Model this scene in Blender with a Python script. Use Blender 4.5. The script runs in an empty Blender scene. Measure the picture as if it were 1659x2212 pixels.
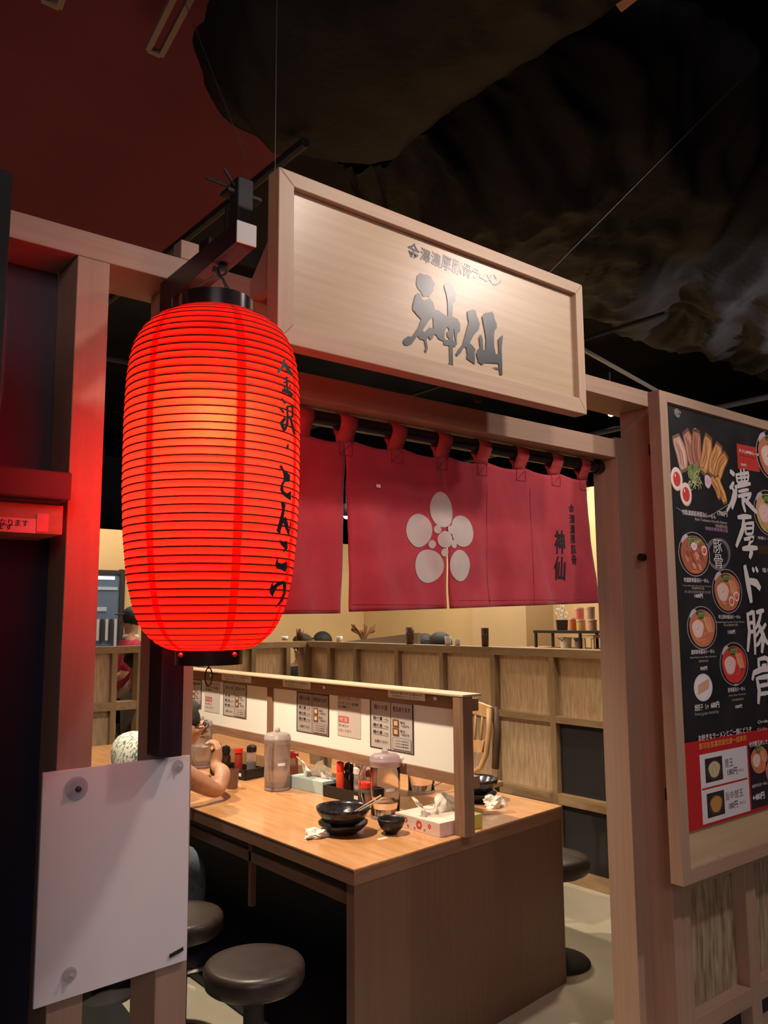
import bpy, math, random
from mathutils import Vector, Matrix, noise
from mathutils.geometry import tessellate_polygon
random.seed(7)
S = bpy.context.scene
COL = S.collection
# ---------------------------------------------------------------- camera
F, CX, CY, EYE = 1788.0, 829.5, 1106.0, 1.5
R = Matrix(((0.77752552, 0.07473185, 0.62439508),
            (-0.62881822, 0.10259268, 0.77075443),
            (-0.00645846, -0.99191224, 0.12676118)))
cd = bpy.data.cameras.new('camera'); cam = bpy.data.objects.new('camera', cd); COL.objects.link(cam)
cd.sensor_fit = 'HORIZONTAL'; cd.sensor_width = 36.0; cd.lens = F / 1659 * 36.0
cd.clip_start = 0.05; cd.clip_end = 100
m = Matrix.Identity(4)
for i in range(3):
    m[i][0] = R[i][0]; m[i][1] = -R[i][1]; m[i][2] = -R[i][2]
m[2][3] = EYE
cam.matrix_world = m
S.camera = cam
# ---------------------------------------------------------------- world, exposure, lights
S.view_settings.view_transform = 'Standard'; S.view_settings.look = 'None'
S.view_settings.gamma = 1.0; S.view_settings.exposure = 0.0; S.view_settings.use_curve_mapping = False
w = bpy.data.worlds.new('world'); S.world = w; w.use_nodes = True
w.node_tree.nodes['Background'].inputs[0].default_value = (0.75, 0.7, 0.85, 1)
w.node_tree.nodes['Background'].inputs[1].default_value = 0.03

def lamp(name, kind, loc, target, power, color, size=0.1, spot=60, blend=0.6, sy=None):
    l = bpy.data.lights.new(name, kind); l.energy = power; l.color = color
    if kind == 'AREA':
        l.size = size
        if sy: l.shape = 'RECTANGLE'; l.size_y = sy
    else: l.shadow_soft_size = size
    if kind == 'SPOT': l.spot_size = math.radians(spot); l.spot_blend = blend
    o = bpy.data.objects.new(name, l); COL.objects.link(o); o.location = loc
    if target is not None:
        o.rotation_euler = (Vector(target) - Vector(loc)).to_track_quat('-Z', 'Y').to_euler()
    return o
WARM = (1.0, 0.80, 0.58); NEUT = (1.0, 0.84, 0.76); COOL = (0.95, 0.9, 1.0)
lamp('concourse_spot', 'SPOT', (1.42, 0.52, 2.98), (1.25, 1.6, 1.75), 42, NEUT, 0.05, 95, 0.9)
lamp('concourse_spot_sign', 'SPOT', (2.39, 0.52, 2.93), (1.75, 1.6, 2.0), 46, NEUT, 0.07, 85, 0.9)
lamp('concourse_spot_right', 'SPOT', (3.6, -0.4, 3.4), (3.0, 1.6, 1.5), 120, NEUT, 0.08, 75, 0.9)
lamp('concourse_fill', 'AREA', (-1.5, -3.0, 3.4), (1.5, 1.6, 1.2), 90, (1.0, 0.82, 0.85), 2.4)
lamp('duct_spot', 'SPOT', (4.3, 0.2, 2.25), (4.7, 2.4, 3.2), 620, (1.0, 0.88, 0.80), 0.05, 62, 1.0)
lamp('table_spot', 'SPOT', (1.45, 2.75, 2.72), (2.1, 2.85, 0.7), 260, WARM, 0.035, 85, 0.8)
lamp('table_spot_far', 'SPOT', (1.45, 4.3, 2.72), (2.1, 4.2, 0.7), 230, WARM, 0.035, 100, 0.8)
lamp('room_area', 'AREA', (5.2, 5.2, 2.9), (5.2, 5.2, 0), 120, WARM, 2.0)
lamp('room_area_left', 'AREA', (2.8, 7.0, 2.9), (2.8, 7.0, 0), 34, WARM, 1.2)
lamp('aisle_spot', 'SPOT', (3.35, 2.6, 2.8), (3.4, 2.6, 0), 85, WARM, 0.05, 85, 0.8)

# ---------------------------------------------------------------- helpers
def ray(px, py):
    return R @ Vector((px - CX, py - CY, F))
def at(px, py, Y):                      # point of the plane y = Y seen at a photo pixel
    d = ray(px, py); t = Y / d.y; return Vector((d.x * t, Y, EYE + d.z * t))
def atx(px, py, X):
    d = ray(px, py); t = X / d.x; return Vector((X, d.y * t, EYE + d.z * t))
def atz(px, py, Z):
    d = ray(px, py); t = (Z - EYE) / d.z; return Vector((d.x * t, d.y * t, Z))

WL = {}
def tag(o, label=None, cat=None, group=None, kind=None):
    if label: o['label'] = label
    if cat: o['category'] = cat
    if group: o['group'] = group
    if kind: o['kind'] = kind
    return o
def empty(name, loc, label=None, cat=None, group=None, rz=0, kind=None):
    o = bpy.data.objects.new(name, None); COL.objects.link(o); o.location = loc; o.rotation_euler = (0, 0, rz)
    o.empty_display_size = 0.05; WL[o.name] = Vector(loc)
    return tag(o, label, cat, group, kind)

class MB:
    def __init__(s): s.v = []; s.f = []; s.c = []
    def add(s, v, f, col=None):
        n = len(s.v); s.v += [tuple(p) for p in v]; s.f += [tuple(i + n for i in q) for q in f]
        s.c += [col] * len(f); return s
    def box(s, a, b):
        x0, y0, z0 = a; x1, y1, z1 = b
        return s.add([(x0,y0,z0),(x1,y0,z0),(x1,y1,z0),(x0,y1,z0),(x0,y0,z1),(x1,y0,z1),(x1,y1,z1),(x0,y1,z1)],
                     [(3,2,1,0),(4,5,6,7),(0,1,5,4),(1,2,6,5),(2,3,7,6),(3,0,4,7)])
    def hexa(s, p):   # 8 points bottom ring then top ring
        return s.add(p, [(3,2,1,0),(4,5,6,7),(0,1,5,4),(1,2,6,5),(2,3,7,6),(3,0,4,7)])
    def lathe(s, prof, c=(0,0,0), n=32, a0=0.0, a1=2*math.pi, close=True):
        k = len(prof); v = []; f = []; full = abs(a1 - a0 - 2*math.pi) < 1e-6
        m_ = n if full else n + 1
        for i in range(m_):
            a = a0 + (a1 - a0) * i / n
            for r, z in prof: v.append((c[0] + r*math.cos(a), c[1] + r*math.sin(a), c[2] + z))
        for i in range(n):
            j = (i + 1) % m_
            for q in range(k - 1): f.append((i*k+q, j*k+q, j*k+q+1, i*k+q+1))
        return s.add(v, f)
    def tube(s, pts, r, n=8, closed=False, cap=True):
        pts = [Vector(p) for p in pts]; L = len(pts); v = []; f = []
        rr = r if isinstance(r, (list, tuple)) else [r]*L
        up = None
        for i, p in enumerate(pts):
            if closed: t = (pts[(i+1) % L] - pts[i-1])
            else: t = pts[min(i+1, L-1)] - pts[max(i-1, 0)]
            t.normalize()
            if up is None: up = t.orthogonal().normalized()
            up = (up - t * up.dot(t)).normalized(); sd = t.cross(up)
            for k in range(n):
                a = 2*math.pi*k/n; v.append(p + (up*math.cos(a) + sd*math.sin(a))*rr[i])
        for i in range(L if closed else L-1):
            j = (i+1) % L
            for k in range(n): f.append((i*n+k, i*n+(k+1) % n, j*n+(k+1) % n, j*n+k))
        if not closed and cap: f.append(tuple(range(n))[::-1]); f.append(tuple((L-1)*n+k for k in range(n)))
        return s.add(v, f)
    def ball(s, c, r, n=12, m_=8, sc=(1,1,1)):
        v = [(c[0], c[1], c[2]-r*sc[2])]; f = []
        for j in range(1, m_):
            b = -math.pi/2 + math.pi*j/m_
            for i in range(n):
                a = 2*math.pi*i/n; v.append((c[0]+r*sc[0]*math.cos(b)*math.cos(a), c[1]+r*sc[1]*math.cos(b)*math.sin(a), c[2]+r*sc[2]*math.sin(b)))
        v.append((c[0], c[1], c[2]+r*sc[2])); T = len(v)-1
        for i in range(n):
            f.append((0, 1+(i+1) % n, 1+i)); f.append((T, 1+(m_-2)*n+i, 1+(m_-2)*n+(i+1) % n))
            for j in range(m_-2):
                a = 1+j*n; f.append((a+i, a+(i+1) % n, a+n+(i+1) % n, a+n+i))
        return s.add(v, f)
    def poly(s, pts3, holes=(), col=None):     # tessellated flat outline, given as 3D points
        loops = [[Vector(p) for p in pts3]] + [[Vector(p) for p in h] for h in holes]
        tr = tessellate_polygon(loops); v = [p for l in loops for p in l]
        return s.add(v, tr, col)
    def rim(s, pts3, off):                     # closed outline extruded by off
        n = len(pts3); v = [Vector(p) for p in pts3] + [Vector(p) + Vector(off) for p in pts3]
        return s.add(v, [(i, (i+1) % n, n+(i+1) % n, n+i) for i in range(n)])
    def slab(s, pts3, off):
        s.poly(pts3); s.poly([Vector(p)+Vector(off) for p in pts3]); return s.rim(pts3, off)
    def mesh(s, name, mat, smooth=False):
        me = bpy.data.meshes.new(name); me.from_pydata([tuple(p) for p in s.v], [], s.f)
        if mat: me.materials.append(mat)
        if any(c is not None for c in s.c):
            ca = me.color_attributes.new('Col', 'FLOAT_COLOR', 'CORNER')
            for p in me.polygons:
                c = s.c[p.index] or (0, 0, 0)
                for li in p.loop_indices: ca.data[li].color = (*c, 1)
        if smooth:
            me.polygons.foreach_set('use_smooth', [True]*len(me.polygons))
        me.update(); return me
    def build(s, name, mat, parent=None, loc=None, smooth=False, bevel=0, local=False, auto=None):
        if parent is not None: org = WL[parent.name]
        else: org = Vector(loc) if loc is not None else None
        if org is None: org = Vector((0, 0, 0))
        if not local and (org.length > 0): s.v = [(p[0]-org.x, p[1]-org.y, p[2]-org.z) for p in s.v]
        o = bpy.data.objects.new(name, s.mesh(name, mat, smooth)); COL.objects.link(o)
        if parent is not None: o.parent = parent
        else: o.location = org
        WL[o.name] = org
        if bevel:
            b = o.modifiers.new('bevel', 'BEVEL'); b.width = bevel; b.segments = 2; b.limit_method = 'ANGLE'; b.angle_limit = math.radians(50)
        if auto:
            for p in o.data.polygons: p.use_smooth = True
            o.modifiers.new('split', 'EDGE_SPLIT').split_angle = math.radians(auto)
        return o
def box(a, b, name, mat, parent=None, loc=None, bevel=0.002):
    if parent is None and loc is None: loc = ((a[0]+b[0])/2, (a[1]+b[1])/2, min(a[2], b[2]))
    return MB().box(a, b).build(name, mat, parent, loc, bevel=bevel)
def struct(o, label=None, cat=None):
    o['kind'] = 'structure'
    if label: o['label'] = label
    if cat: o['category'] = cat
    return o
def copy_tree(o, parent=None, loc=None, rz=None):
    c = o.copy(); COL.objects.link(c)
    if parent: c.parent = parent
    if loc is not None: c.location = loc
    if rz is not None: c.rotation_euler = (0, 0, rz)
    for ch in list(o.children): copy_tree(ch, c)
    return c

_T = {}
def text_geo(t, bold=0.0):
    k = (t, bold)
    if k in _T: return _T[k]
    c = bpy.data.curves.new('glyphs', 'FONT'); c.body = t; c.offset = bold; c.resolution_u = 2
    o = bpy.data.objects.new('glyphs', c); COL.objects.link(o)
    bpy.context.view_layer.update()
    me = bpy.data.meshes.new_from_object(o.evaluated_get(bpy.context.evaluated_depsgraph_get()))
    v = [(p.co.x, p.co.y) for p in me.vertices]; f = [tuple(p.vertices) for p in me.polygons]
    bpy.data.objects.remove(o); bpy.data.curves.remove(c); bpy.data.meshes.remove(me)
    _T[k] = (v, f); return v, f
def text(mb, t, fn, u0, v0, w, h, bold=0.0, col=None):
    """fit one line of text into the box u0..u0+w, v0..v0+h; fn maps (u, v) to 3D"""
    v, f = text_geo(t, bold)
    if not v: return
    xs = [p[0] for p in v]; ys = [p[1] for p in v]
    a, b, c, d = min(xs), max(xs), min(ys), max(ys)
    mb.add([fn(u0 + (p[0]-a)/(b-a+1e-9)*w, v0 + (p[1]-c)/(d-c+1e-9)*h) for p in v], f, col)
def vtext(mb, t, fn, u0, v1, w, h, bold=0.0, col=None, gap=0.08):
    """column of characters, top at v1, each w wide, whole column h tall"""
    n = len(t); ch = h / n
    for i, g in enumerate(t): text(mb, g, fn, u0, v1 - (i+1)*ch + gap*ch/2, w, ch*(1-gap), bold, col)

# ---------------------------------------------------------------- materials
MT = {}
def mat(name, color, rough=0.5, metal=0.0, trans=0.0, ior=1.45, spec=None, emis=None, estr=0, coat=0, sheen=0):
    if name in MT: return MT[name]
    m_ = bpy.data.materials.new(name); m_.use_nodes = True; b = m_.node_tree.nodes['Principled BSDF']
    b.inputs['Base Color'].default_value = (*color, 1); b.inputs['Roughness'].default_value = rough
    b.inputs['Metallic'].default_value = metal; b.inputs['Transmission Weight'].default_value = trans; b.inputs['IOR'].default_value = ior
    if spec is not None: b.inputs['Specular IOR Level'].default_value = spec
    if coat: b.inputs['Coat Weight'].default_value = coat
    if sheen: b.inputs['Sheen Weight'].default_value = sheen
    if emis: b.inputs['Emission Color'].default_value = (*emis, 1); b.inputs['Emission Strength'].default_value = estr
    MT[name] = m_; return m_
def nodes(m_): return m_.node_tree.nodes, m_.node_tree.links, m_.node_tree.nodes['Principled BSDF']
def noisy(name, c1, c2, scale=(8,8,8), rough=0.6, detail=4, bump=0.0, bscale=None, lo=0.35, hi=0.65, spec=None, trans=0, sheen=0, dist=0.001, coat=0, metal=0):
    m_ = mat(name, c1, rough, spec=spec, trans=trans, sheen=sheen, coat=coat, metal=metal); N, L, b = nodes(m_)
    tc = N.new('ShaderNodeTexCoord'); mp = N.new('ShaderNodeMapping'); mp.inputs['Scale'].default_value = scale
    L.new(tc.outputs['Object'], mp.inputs[0])
    nz = N.new('ShaderNodeTexNoise'); nz.inputs['Scale'].default_value = 1.0; nz.inputs['Detail'].default_value = detail
    L.new(mp.outputs[0], nz.inputs['Vector'])
    cr = N.new('ShaderNodeValToRGB'); cr.color_ramp.elements[0].position = lo; cr.color_ramp.elements[1].position = hi
    cr.color_ramp.elements[0].color = (*c1, 1); cr.color_ramp.elements[1].color = (*c2, 1)
    L.new(nz.outputs['Fac'], cr.inputs[0]); L.new(cr.outputs[0], b.inputs['Base Color'])
    if bump:
        src = nz
        if bscale:
            mp2 = N.new('ShaderNodeMapping'); mp2.inputs['Scale'].default_value = bscale; L.new(tc.outputs['Object'], mp2.inputs[0])
            src = N.new('ShaderNodeTexNoise'); src.inputs['Scale'].default_value = 1.0; src.inputs['Detail'].default_value = 3; L.new(mp2.outputs[0], src.inputs['Vector'])
        bp = N.new('ShaderNodeBump'); bp.inputs['Strength'].default_value = bump; bp.inputs['Distance'].default_value = dist
        L.new(src.outputs['Fac'], bp.inputs['Height']); L.new(bp.outputs[0], b.inputs['Normal'])
    return m_
def wood(name, c1, c2, axis, rough=0.55, fine=90, coat=0):
    sc = {'X': (2.5, fine, fine), 'Y': (fine, 2.5, fine), 'Z': (fine, fine, 2.5)}[axis]
    return noisy(name, c1, c2, sc, rough, 5, 0.25, None, 0.3, 0.7, dist=0.0006, coat=coat)
OAK1, OAK2 = (0.36, 0.235, 0.165), (0.405, 0.27, 0.192)
oakX = wood('oak_x', OAK1, OAK2, 'X'); oakY = wood('oak_y', OAK1, OAK2, 'Y'); oakZ = wood('oak_z', OAK1, OAK2, 'Z')
signX = wood('sign_wood', (0.43, 0.31, 0.20), (0.50, 0.37, 0.245), 'X', 0.33, 60)
signF = wood('sign_frame_wood', (0.42, 0.29, 0.195), (0.48, 0.345, 0.24), 'X', 0.5, 60)
tabF = noisy('table_panel_wood', (0.115, 0.060, 0.038), (0.13, 0.069, 0.044), (60, 60, 2), 0.42)
tabE = noisy('table_edge_wood', (0.17, 0.085, 0.05), (0.22, 0.115, 0.07), (4, 4, 120), 0.4)
tabT = noisy('table_laminate', (0.50, 0.245, 0.10), (0.60, 0.315, 0.14), (40, 4, 40), 0.24, coat=0.2)
latt = noisy('lattice_wood', (0.26, 0.165, 0.085), (0.34, 0.225, 0.12), (30, 30, 6), 0.55)
latY = noisy('lattice_rail_wood', (0.27, 0.17, 0.09), (0.35, 0.23, 0.125), (30, 6, 40), 0.55)
black = mat('black_lacquer', (0.012, 0.011, 0.013), 0.22)
blackm = mat('black_matt', (0.02, 0.018, 0.02), 0.6)
blackm2 = noisy('black_paint', (0.014, 0.013, 0.014), (0.026, 0.024, 0.027), (6, 6, 6), 0.7)
ceilm = noisy('black_ceiling_paint', (0.022, 0.020, 0.022), (0.034, 0.031, 0.034), (1.5, 1.5, 1.5), 0.9, spec=0.1)
purple = noisy('dark_plum_panel', (0.075, 0.05, 0.065), (0.09, 0.06, 0.078), (3, 3, 3), 0.7)
navy = noisy('dark_navy_cloth', (0.016, 0.016, 0.035), (0.024, 0.022, 0.045), (5, 5, 2), 0.8)
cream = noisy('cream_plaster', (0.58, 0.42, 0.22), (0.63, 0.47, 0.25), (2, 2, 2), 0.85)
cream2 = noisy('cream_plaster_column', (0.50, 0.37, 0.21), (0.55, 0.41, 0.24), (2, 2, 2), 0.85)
concrete = noisy('concrete_floor', (0.36, 0.33, 0.255), (0.50, 0.465, 0.37), (1.6, 1.6, 1.6), 0.42, 6, 0.15, (30, 30, 30))
cloth = noisy('red_cloth', (0.36, 0.030, 0.045), (0.43, 0.040, 0.057), (9, 9, 9), 0.9, 6, 0.6, (350, 350, 350), sheen=0.15, dist=0.0008)
greyprint = mat('grey_print', (0.50, 0.44, 0.40), 0.85)
ink = mat('black_ink', (0.018, 0.018, 0.022), 0.45)
inkg = mat('sign_ink', (0.030, 0.036, 0.042), 0.30)
white = mat('white_paper', (0.80, 0.78, 0.76), 0.6)
boardw = noisy('white_board', (0.80, 0.78, 0.80), (0.84, 0.82, 0.83), (2, 2, 2), 0.4)
ltext = None
def vc(name, rough=0.5, spec=0.5):
    m_ = mat(name, (1, 1, 1), rough, spec=spec); N, L, b = nodes(m_)
    a = N.new('ShaderNodeVertexColor'); a.layer_name = 'Col'; L.new(a.outputs[0], b.inputs['Base Color']); return m_
printm = vc('printed_sheet', 0.4, 0.3)
clear = mat('clear_plastic', (0.93, 0.90, 0.92), 0.08, trans=1.0, ior=1.12)
clearlid = mat('lilac_clear_plastic', (0.80, 0.70, 0.82), 0.25, trans=0.75, ior=1.3)
water = mat('water', (0.95, 0.95, 0.97), 0.02, trans=1.0, ior=1.33)
def streaky_glass(name, c1, c2, tr=0.45):
    m_ = noisy(name, c1, c2, (60, 60, 9), 0.32, 5, 1.0, (110, 110, 10), 0.3, 0.7, trans=tr, dist=0.004); return m_
tglass = streaky_glass('textured_glass', (0.62, 0.44, 0.28), (0.92, 0.72, 0.48))
tglass2 = streaky_glass('textured_glass_front', (0.22, 0.15, 0.09), (0.62, 0.50, 0.34), 0.3)
vinyl = noisy('brown_vinyl', (0.030, 0.021, 0.019), (0.038, 0.027, 0.024), (30, 30, 30), 0.38, 3, 0.2)
chrome = mat('chrome', (0.7, 0.7, 0.72), 0.15, 1.0)
red_pl = mat('red_plastic', (0.75, 0.03, 0.02), 0.3)
skin = noisy('skin', (0.40, 0.20, 0.125), (0.47, 0.25, 0.16), (25, 25, 25), 0.5)
hairm = noisy('dark_hair', (0.010, 0.007, 0.006), (0.02, 0.014, 0.011), (90, 90, 90), 0.75, 3, 0.4)

# ================================================================ the setting
YF = 1.6      # front plane of the entrance posts
struct(MB().box((-6, -6, -0.05), (12, 14, 0)).build('floor', concrete, loc=(2, 3, -0.05)), 'worn beige grey concrete floor running under the tables', None)
struct(MB().box((-6, -6, 4.3), (12, 14, 4.35)).build('ceiling', ceilm, loc=(2, 3, 4.3)))
struct(box((-6, 13.9, 0), (12, 14, 4.3), 'wall_back', ceilm, bevel=0))
struct(box((-6, -6.1, 0), (12, -6, 4.3), 'wall_front', ceilm, bevel=0))
struct(box((-6.1, -6, 0), (-6, 14, 4.3), 'wall_left', ceilm, bevel=0))
struct(box((12, -6, 0), (12.1, 14, 4.3), 'wall_right', ceilm, bevel=0))
struct(box((-6, -6, 3.66), (1.93, 6.0, 3.70), 'ceiling_glow_panel', noisy('ceiling_lantern_glow', (0.17, 0.042, 0.060), (0.195, 0.050, 0.070), (1.2, 1.2, 1.2), 0.9, spec=0.1), bevel=0), 'added lowered ceiling panel, the red lantern glow put into its dark maroon colour')  # added panel; its maroon stands in for the lantern's red glow overhead
# dining room cream walls
struct(box((0.9, 7.8, 0), (6.02, 7.9, 2.36), 'wall_cream_back', cream, bevel=0))
struct(box((6.0, 5.72, 0), (6.1, 7.9, 2.36), 'wall_cream_side', cream, bevel=0))
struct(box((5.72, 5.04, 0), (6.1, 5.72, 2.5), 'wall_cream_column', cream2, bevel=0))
struct(box((6.1, 2.0, 0), (6.2, 5.04, 2.66), 'wall_cream_right', cream, bevel=0))
# neighbouring stall on the left
struct(box((-1.6, 1.70, 0), (0.517, 1.74, 1.705), 'wall_navy_panel', navy, bevel=0))
struct(box((-1.6, 1.72, 1.72), (0.517, 1.75, 2.22), 'wall_plum_panel', purple, bevel=0))
struct(box((-1.6, 1.50, 1.7135), (0.4915, 1.60, 1.764), 'trim_1', noisy('hood_paint', (0.10, 0.045, 0.05), (0.12, 0.055, 0.06), (3, 3, 3), 0.6), bevel=0.004),
       'dark maroon hood lintel left of the red lit post')
struct(box((-1.6, 1.515, 1.709), (0.480, 1.60, 1.7135), 'trim_2', blackm, bevel=0))
struct(box((-1.6, 1.55, 1.655), (0.494, 1.70, 1.709), 'trim_3', oakX, bevel=0.002), 'wooden fascia under the maroon hood, bearing the pinkish notice')
struct(box((-0.35, 1.15, 0), (at(12, 700, 1.15).x, 1.33, at(30, 372, 1.15).z), 'column', blackm2, bevel=0.004), 'dark square column at the far left edge')
n_ = MB(); A = at(0, 1116, 1.5485); B = at(77, 1152, 1.5485)
n_.box((A.x-0.12, 1.5490, B.z), (B.x, 1.5500, A.z)); notice = n_.build('paper_notice', mat('pink_paper', (0.72, 0.50, 0.52), 0.6), loc=((A.x+B.x)/2, 1.549, B.z))
tag(notice, 'pinkish paper notice with handwritten lines taped to the fascia under the maroon hood', 'notice')
t_ = MB(); fn = lambda u, v: (u, 1.5485, v)
text(t_, 'になります', fn, A.x-0.012, A.z-0.0150, 0.060, 0.012, 0.01); text(t_, 'ます', fn, A.x-0.004, B.z+0.003, 0.026, 0.011, 0.01)
t_.build('lettering', ink, notice)
A = at(80, 1108, 1.548); B = at(104, 1150, 1.548)
tp = MB().box((A.x, 1.548, B.z), (B.x, 1.550, A.z)).build('tape_piece', mat('pink_tape', (0.70, 0.30, 0.33), 0.3), loc=(A.x, 1.556, B.z), bevel=0.001)
tag(tp, 'glossy pink tape square beside the paper notice', 'tape')

# ---------------------------------------------------------------- entrance frame
ef = empty('entrance_frame', (1.5, 1.65, 0), 'pale oak entrance frame of square posts and two long beams around the doorway', 'entrance frame')
def part(a, b, name, m_, par, bevel=0.002): return MB().box(a, b).build(name, m_, par, bevel=bevel)
part((0.517, 1.6, 0), (0.582, 1.72, 2.22), 'post', oakZ, ef)
part((0.721, 1.6, 0), (0.787, 1.72, 2.22), 'post', oakZ, ef)
part((2.483, 1.6, 0), (2.526, 1.72, 2.22), 'post', oakZ, ef)
part((2.403, 1.685, 0), (2.483, 1.785, 2.118), 'door_jamb', oakZ, ef)
part((-0.3, 1.6, 2.22), (2.526, 1.755, 2.275), 'upper_beam', oakX, ef)
part((0.787, 1.685, 2.045), (2.403, 1.80, 2.11), 'lower_beam', oakX, ef)
A = at(367, 527, 1.60); B = at(400, 560, 1.60)
part((0.735, 1.60, 2.275), (0.778, 1.64, 2.318), 'peg', oakZ, ef)
part((2.526, 1.62, 2.15), (4.2, 1.70, 2.20), 'upper_beam', oakX, ef)
kn = MB().tube([(2.483, 1.648, at(1382, 1203, 1.64).z), (2.462, 1.648, at(1382, 1203, 1.64).z)], 0.013, 16)
kn.build('door_stop', black, ef, auto=40)
# lattice wall right of the post, with textured glass below
lw = empty('lattice_wall', (3.2, 1.66, 0), 'oak lattice wall with streaky textured glass below the menu board', 'partition')
for x0, x1 in ((2.526, 2.60), (2.96, 3.03), (3.40, 3.47), (3.84, 3.91)): part((x0, 1.61, 0), (x1, 1.70, 2.15), 'mullion', oakZ, lw)
for z0, z1 in ((0.0, 0.05), (0.135, 0.195), (0.60, 0.66), (1.06, 1.12)):
    for x0, x1 in ((2.60, 2.96), (3.03, 3.40), (3.47, 3.84)): part((x0, 1.61, z0), (x1, 1.70, z1), 'rail', oakX, lw)
for x0, x1 in ((2.60, 2.96), (3.03, 3.40), (3.47, 3.84)):
    for z0, z1 in ((0.195, 0.60), (0.66, 1.06)): part((x0, 1.655, z0), (x1, 1.661, z1), 'glass_pane', tglass2, lw, 0)
    part((x0, 1.655, 0.05), (x1, 1.665, 0.135), 'kick_board', blackm, lw, 0)

# ================================================================ big sign
sg = empty('hanging_sign', (1.41, 1.48, 2.077), 'large framed pale wood shop sign reading 神仙 in black brush strokes above the doorway', 'sign')
SX0, SX1, SZ0, SZ1, SY = 0.888, 1.935, 2.080, 2.473, 1.45
fw = 0.040
def frame_piece(pts, m_, name):
    MB().hexa([(x, y, z) for (x, z) in pts for y in (SY,)] and [(pts[0][0], SY, pts[0][1]), (pts[1][0], SY, pts[1][1]), (pts[1][0], SY+0.045, pts[1][1]), (pts[0][0], SY+0.045, pts[0][1]),
               (pts[3][0], SY, pts[3][1]), (pts[2][0], SY, pts[2][1]), (pts[2][0], SY+0.045, pts[2][1]), (pts[3][0], SY+0.045, pts[3][1])]).build(name, m_, sg, bevel=0.002)
ix0, ix1, iz0, iz1 = SX0+0.040, SX1-0.032, SZ0+0.045, SZ1-0.034
signZ = wood('sign_frame_upright', (0.42, 0.29, 0.195), (0.48, 0.345, 0.24), 'Z', 0.5, 60)
frame_piece([(SX0, SZ0), (SX1, SZ0), (ix1, iz0), (ix0, iz0)], signF, 'frame_rail')
frame_piece([(ix0, iz1), (ix1, iz1), (SX1, SZ1), (SX0, SZ1)], signF, 'frame_rail')
frame_piece([(SX0, SZ0), (ix0, iz0), (ix0, iz1), (SX0, SZ1)], signZ, 'frame_stile')
frame_piece([(ix1, iz0), (SX1, SZ0), (SX1, SZ1), (ix1, iz1)], signZ, 'frame_stile')
part((ix0-0.004, SY+0.016, iz0-0.004), (ix1+0.004, SY+0.028, iz1+0.004), 'sign_panel', signX, sg, 0)
YS = SY + 0.0150
GD = [0]
def G(p): return at(840 + p[0]/5.925, 480 + p[1]/5.925, YS) + Vector((0, -GD[0]*0.0003, 0))
br = MB()
GD[0] += 1; br.poly([G(p) for p in [(400,648),(360,690),(350,800),(372,850),(405,880),(440,955),(480,945),(520,955),(570,880),(575,820),(597,796),(565,750),(540,700),(500,675),(430,665)]])
GD[0] += 1; br.poly([G(p) for p in [(705,815),(740,778),(790,772),(815,810),(855,930),(850,1010),(820,1050),(812,1200),(822,1350),(815,1500),(820,1700),(822,1880),(800,1915),(765,1900),(752,1820),(775,1790),(768,1560),(775,1400),(755,1200),(750,1010),(735,930)]])
GD[0] += 1; br.poly([G(p) for p in [(590,1120),(630,1128),(740,1205),(812,1205),(880,1240),(910,1300),(912,1400),(880,1410),(865,1480),(870,1560),(850,1595),(700,1570),(700,1525),(640,1500),(600,1440),(570,1440),(560,1490),(530,1510),(500,1460),(480,1520),(498,1610),(475,1675),(455,1650),(470,1610),(450,1510),(400,1500),(365,1455),(290,1560),(240,1580),(200,1575),(178,1540),(190,1500),(240,1460),(300,1465),(345,1390),(375,1350),(415,1245),(365,1195),(303,1120),(305,1060),(335,940),(375,905),(400,925),(425,985),(450,1003),(525,972),(565,1030)]],
        [[G(p) for p in h] for h in ([(565,1220),(520,1250),(430,1385),(460,1410),(520,1345),(570,1365)], [(735,1345),(715,1400),(708,1480),(730,1510),(768,1500),(765,1475),(745,1470),(740,1410),(770,1385),(760,1350)], [(830,1360),(822,1400),(822,1500),(835,1530),(850,1520),(840,1440)])])
GD[0] += 1; br.poly([G(p) for p in [(1005,1140),(1070,1115),(1105,1130),(1125,1200),(1160,1300),(1150,1370),(1080,1450),(1030,1550),(1060,1570),(1110,1630),(1095,1670),(1100,1820),(1040,1780),(990,1745),(1000,1690),(985,1600),(950,1610),(920,1670),(870,1720),(853,1690),(880,1640),(940,1570),(980,1430),(1020,1280),(1005,1220)]])
GD[0] += 1; br.poly([G(p) for p in [(1190,1210),(1235,1160),(1290,1155),(1315,1145),(1340,1180),(1345,1225),(1375,1300),(1378,1350),(1350,1390),(1340,1450),(1345,1600),(1365,1690),(1405,1690),(1395,1500),(1450,1445),(1455,1475),(1440,1600),(1450,1960),(1415,1950),(1400,1810),(1225,1800),(1190,1830),(1140,1790),(1115,1680),(1145,1620),(1200,1635),(1235,1640),(1240,1500),(1225,1400)]])
GD[0] += 1; br.poly([G(p) for p in [(1150,1480),(1175,1430),(1195,1500),(1205,1640),(1150,1620),(1165,1600)]])
GD[0] += 1; br.poly([G(p) for p in [(1320,1850),(1400,1870),(1410,1885),(1370,1880)]])
br.build('brush_lettering', inkg, sg)
br = MB(); A = at(880, 545, YS); B = at(1084, 607, YS)
chs = '金澤濃厚豚骨ラーメン'
hs = [1.25, 1, 1, 1.1, 1.1, 1.05, .8, .35, .8, .9]
x = A.x; W_ = (B.x - A.x)
ws = [1.1, .95, .95, 1, 1, .9, .75, .55, .75, .95]; tw = sum(ws)
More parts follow.
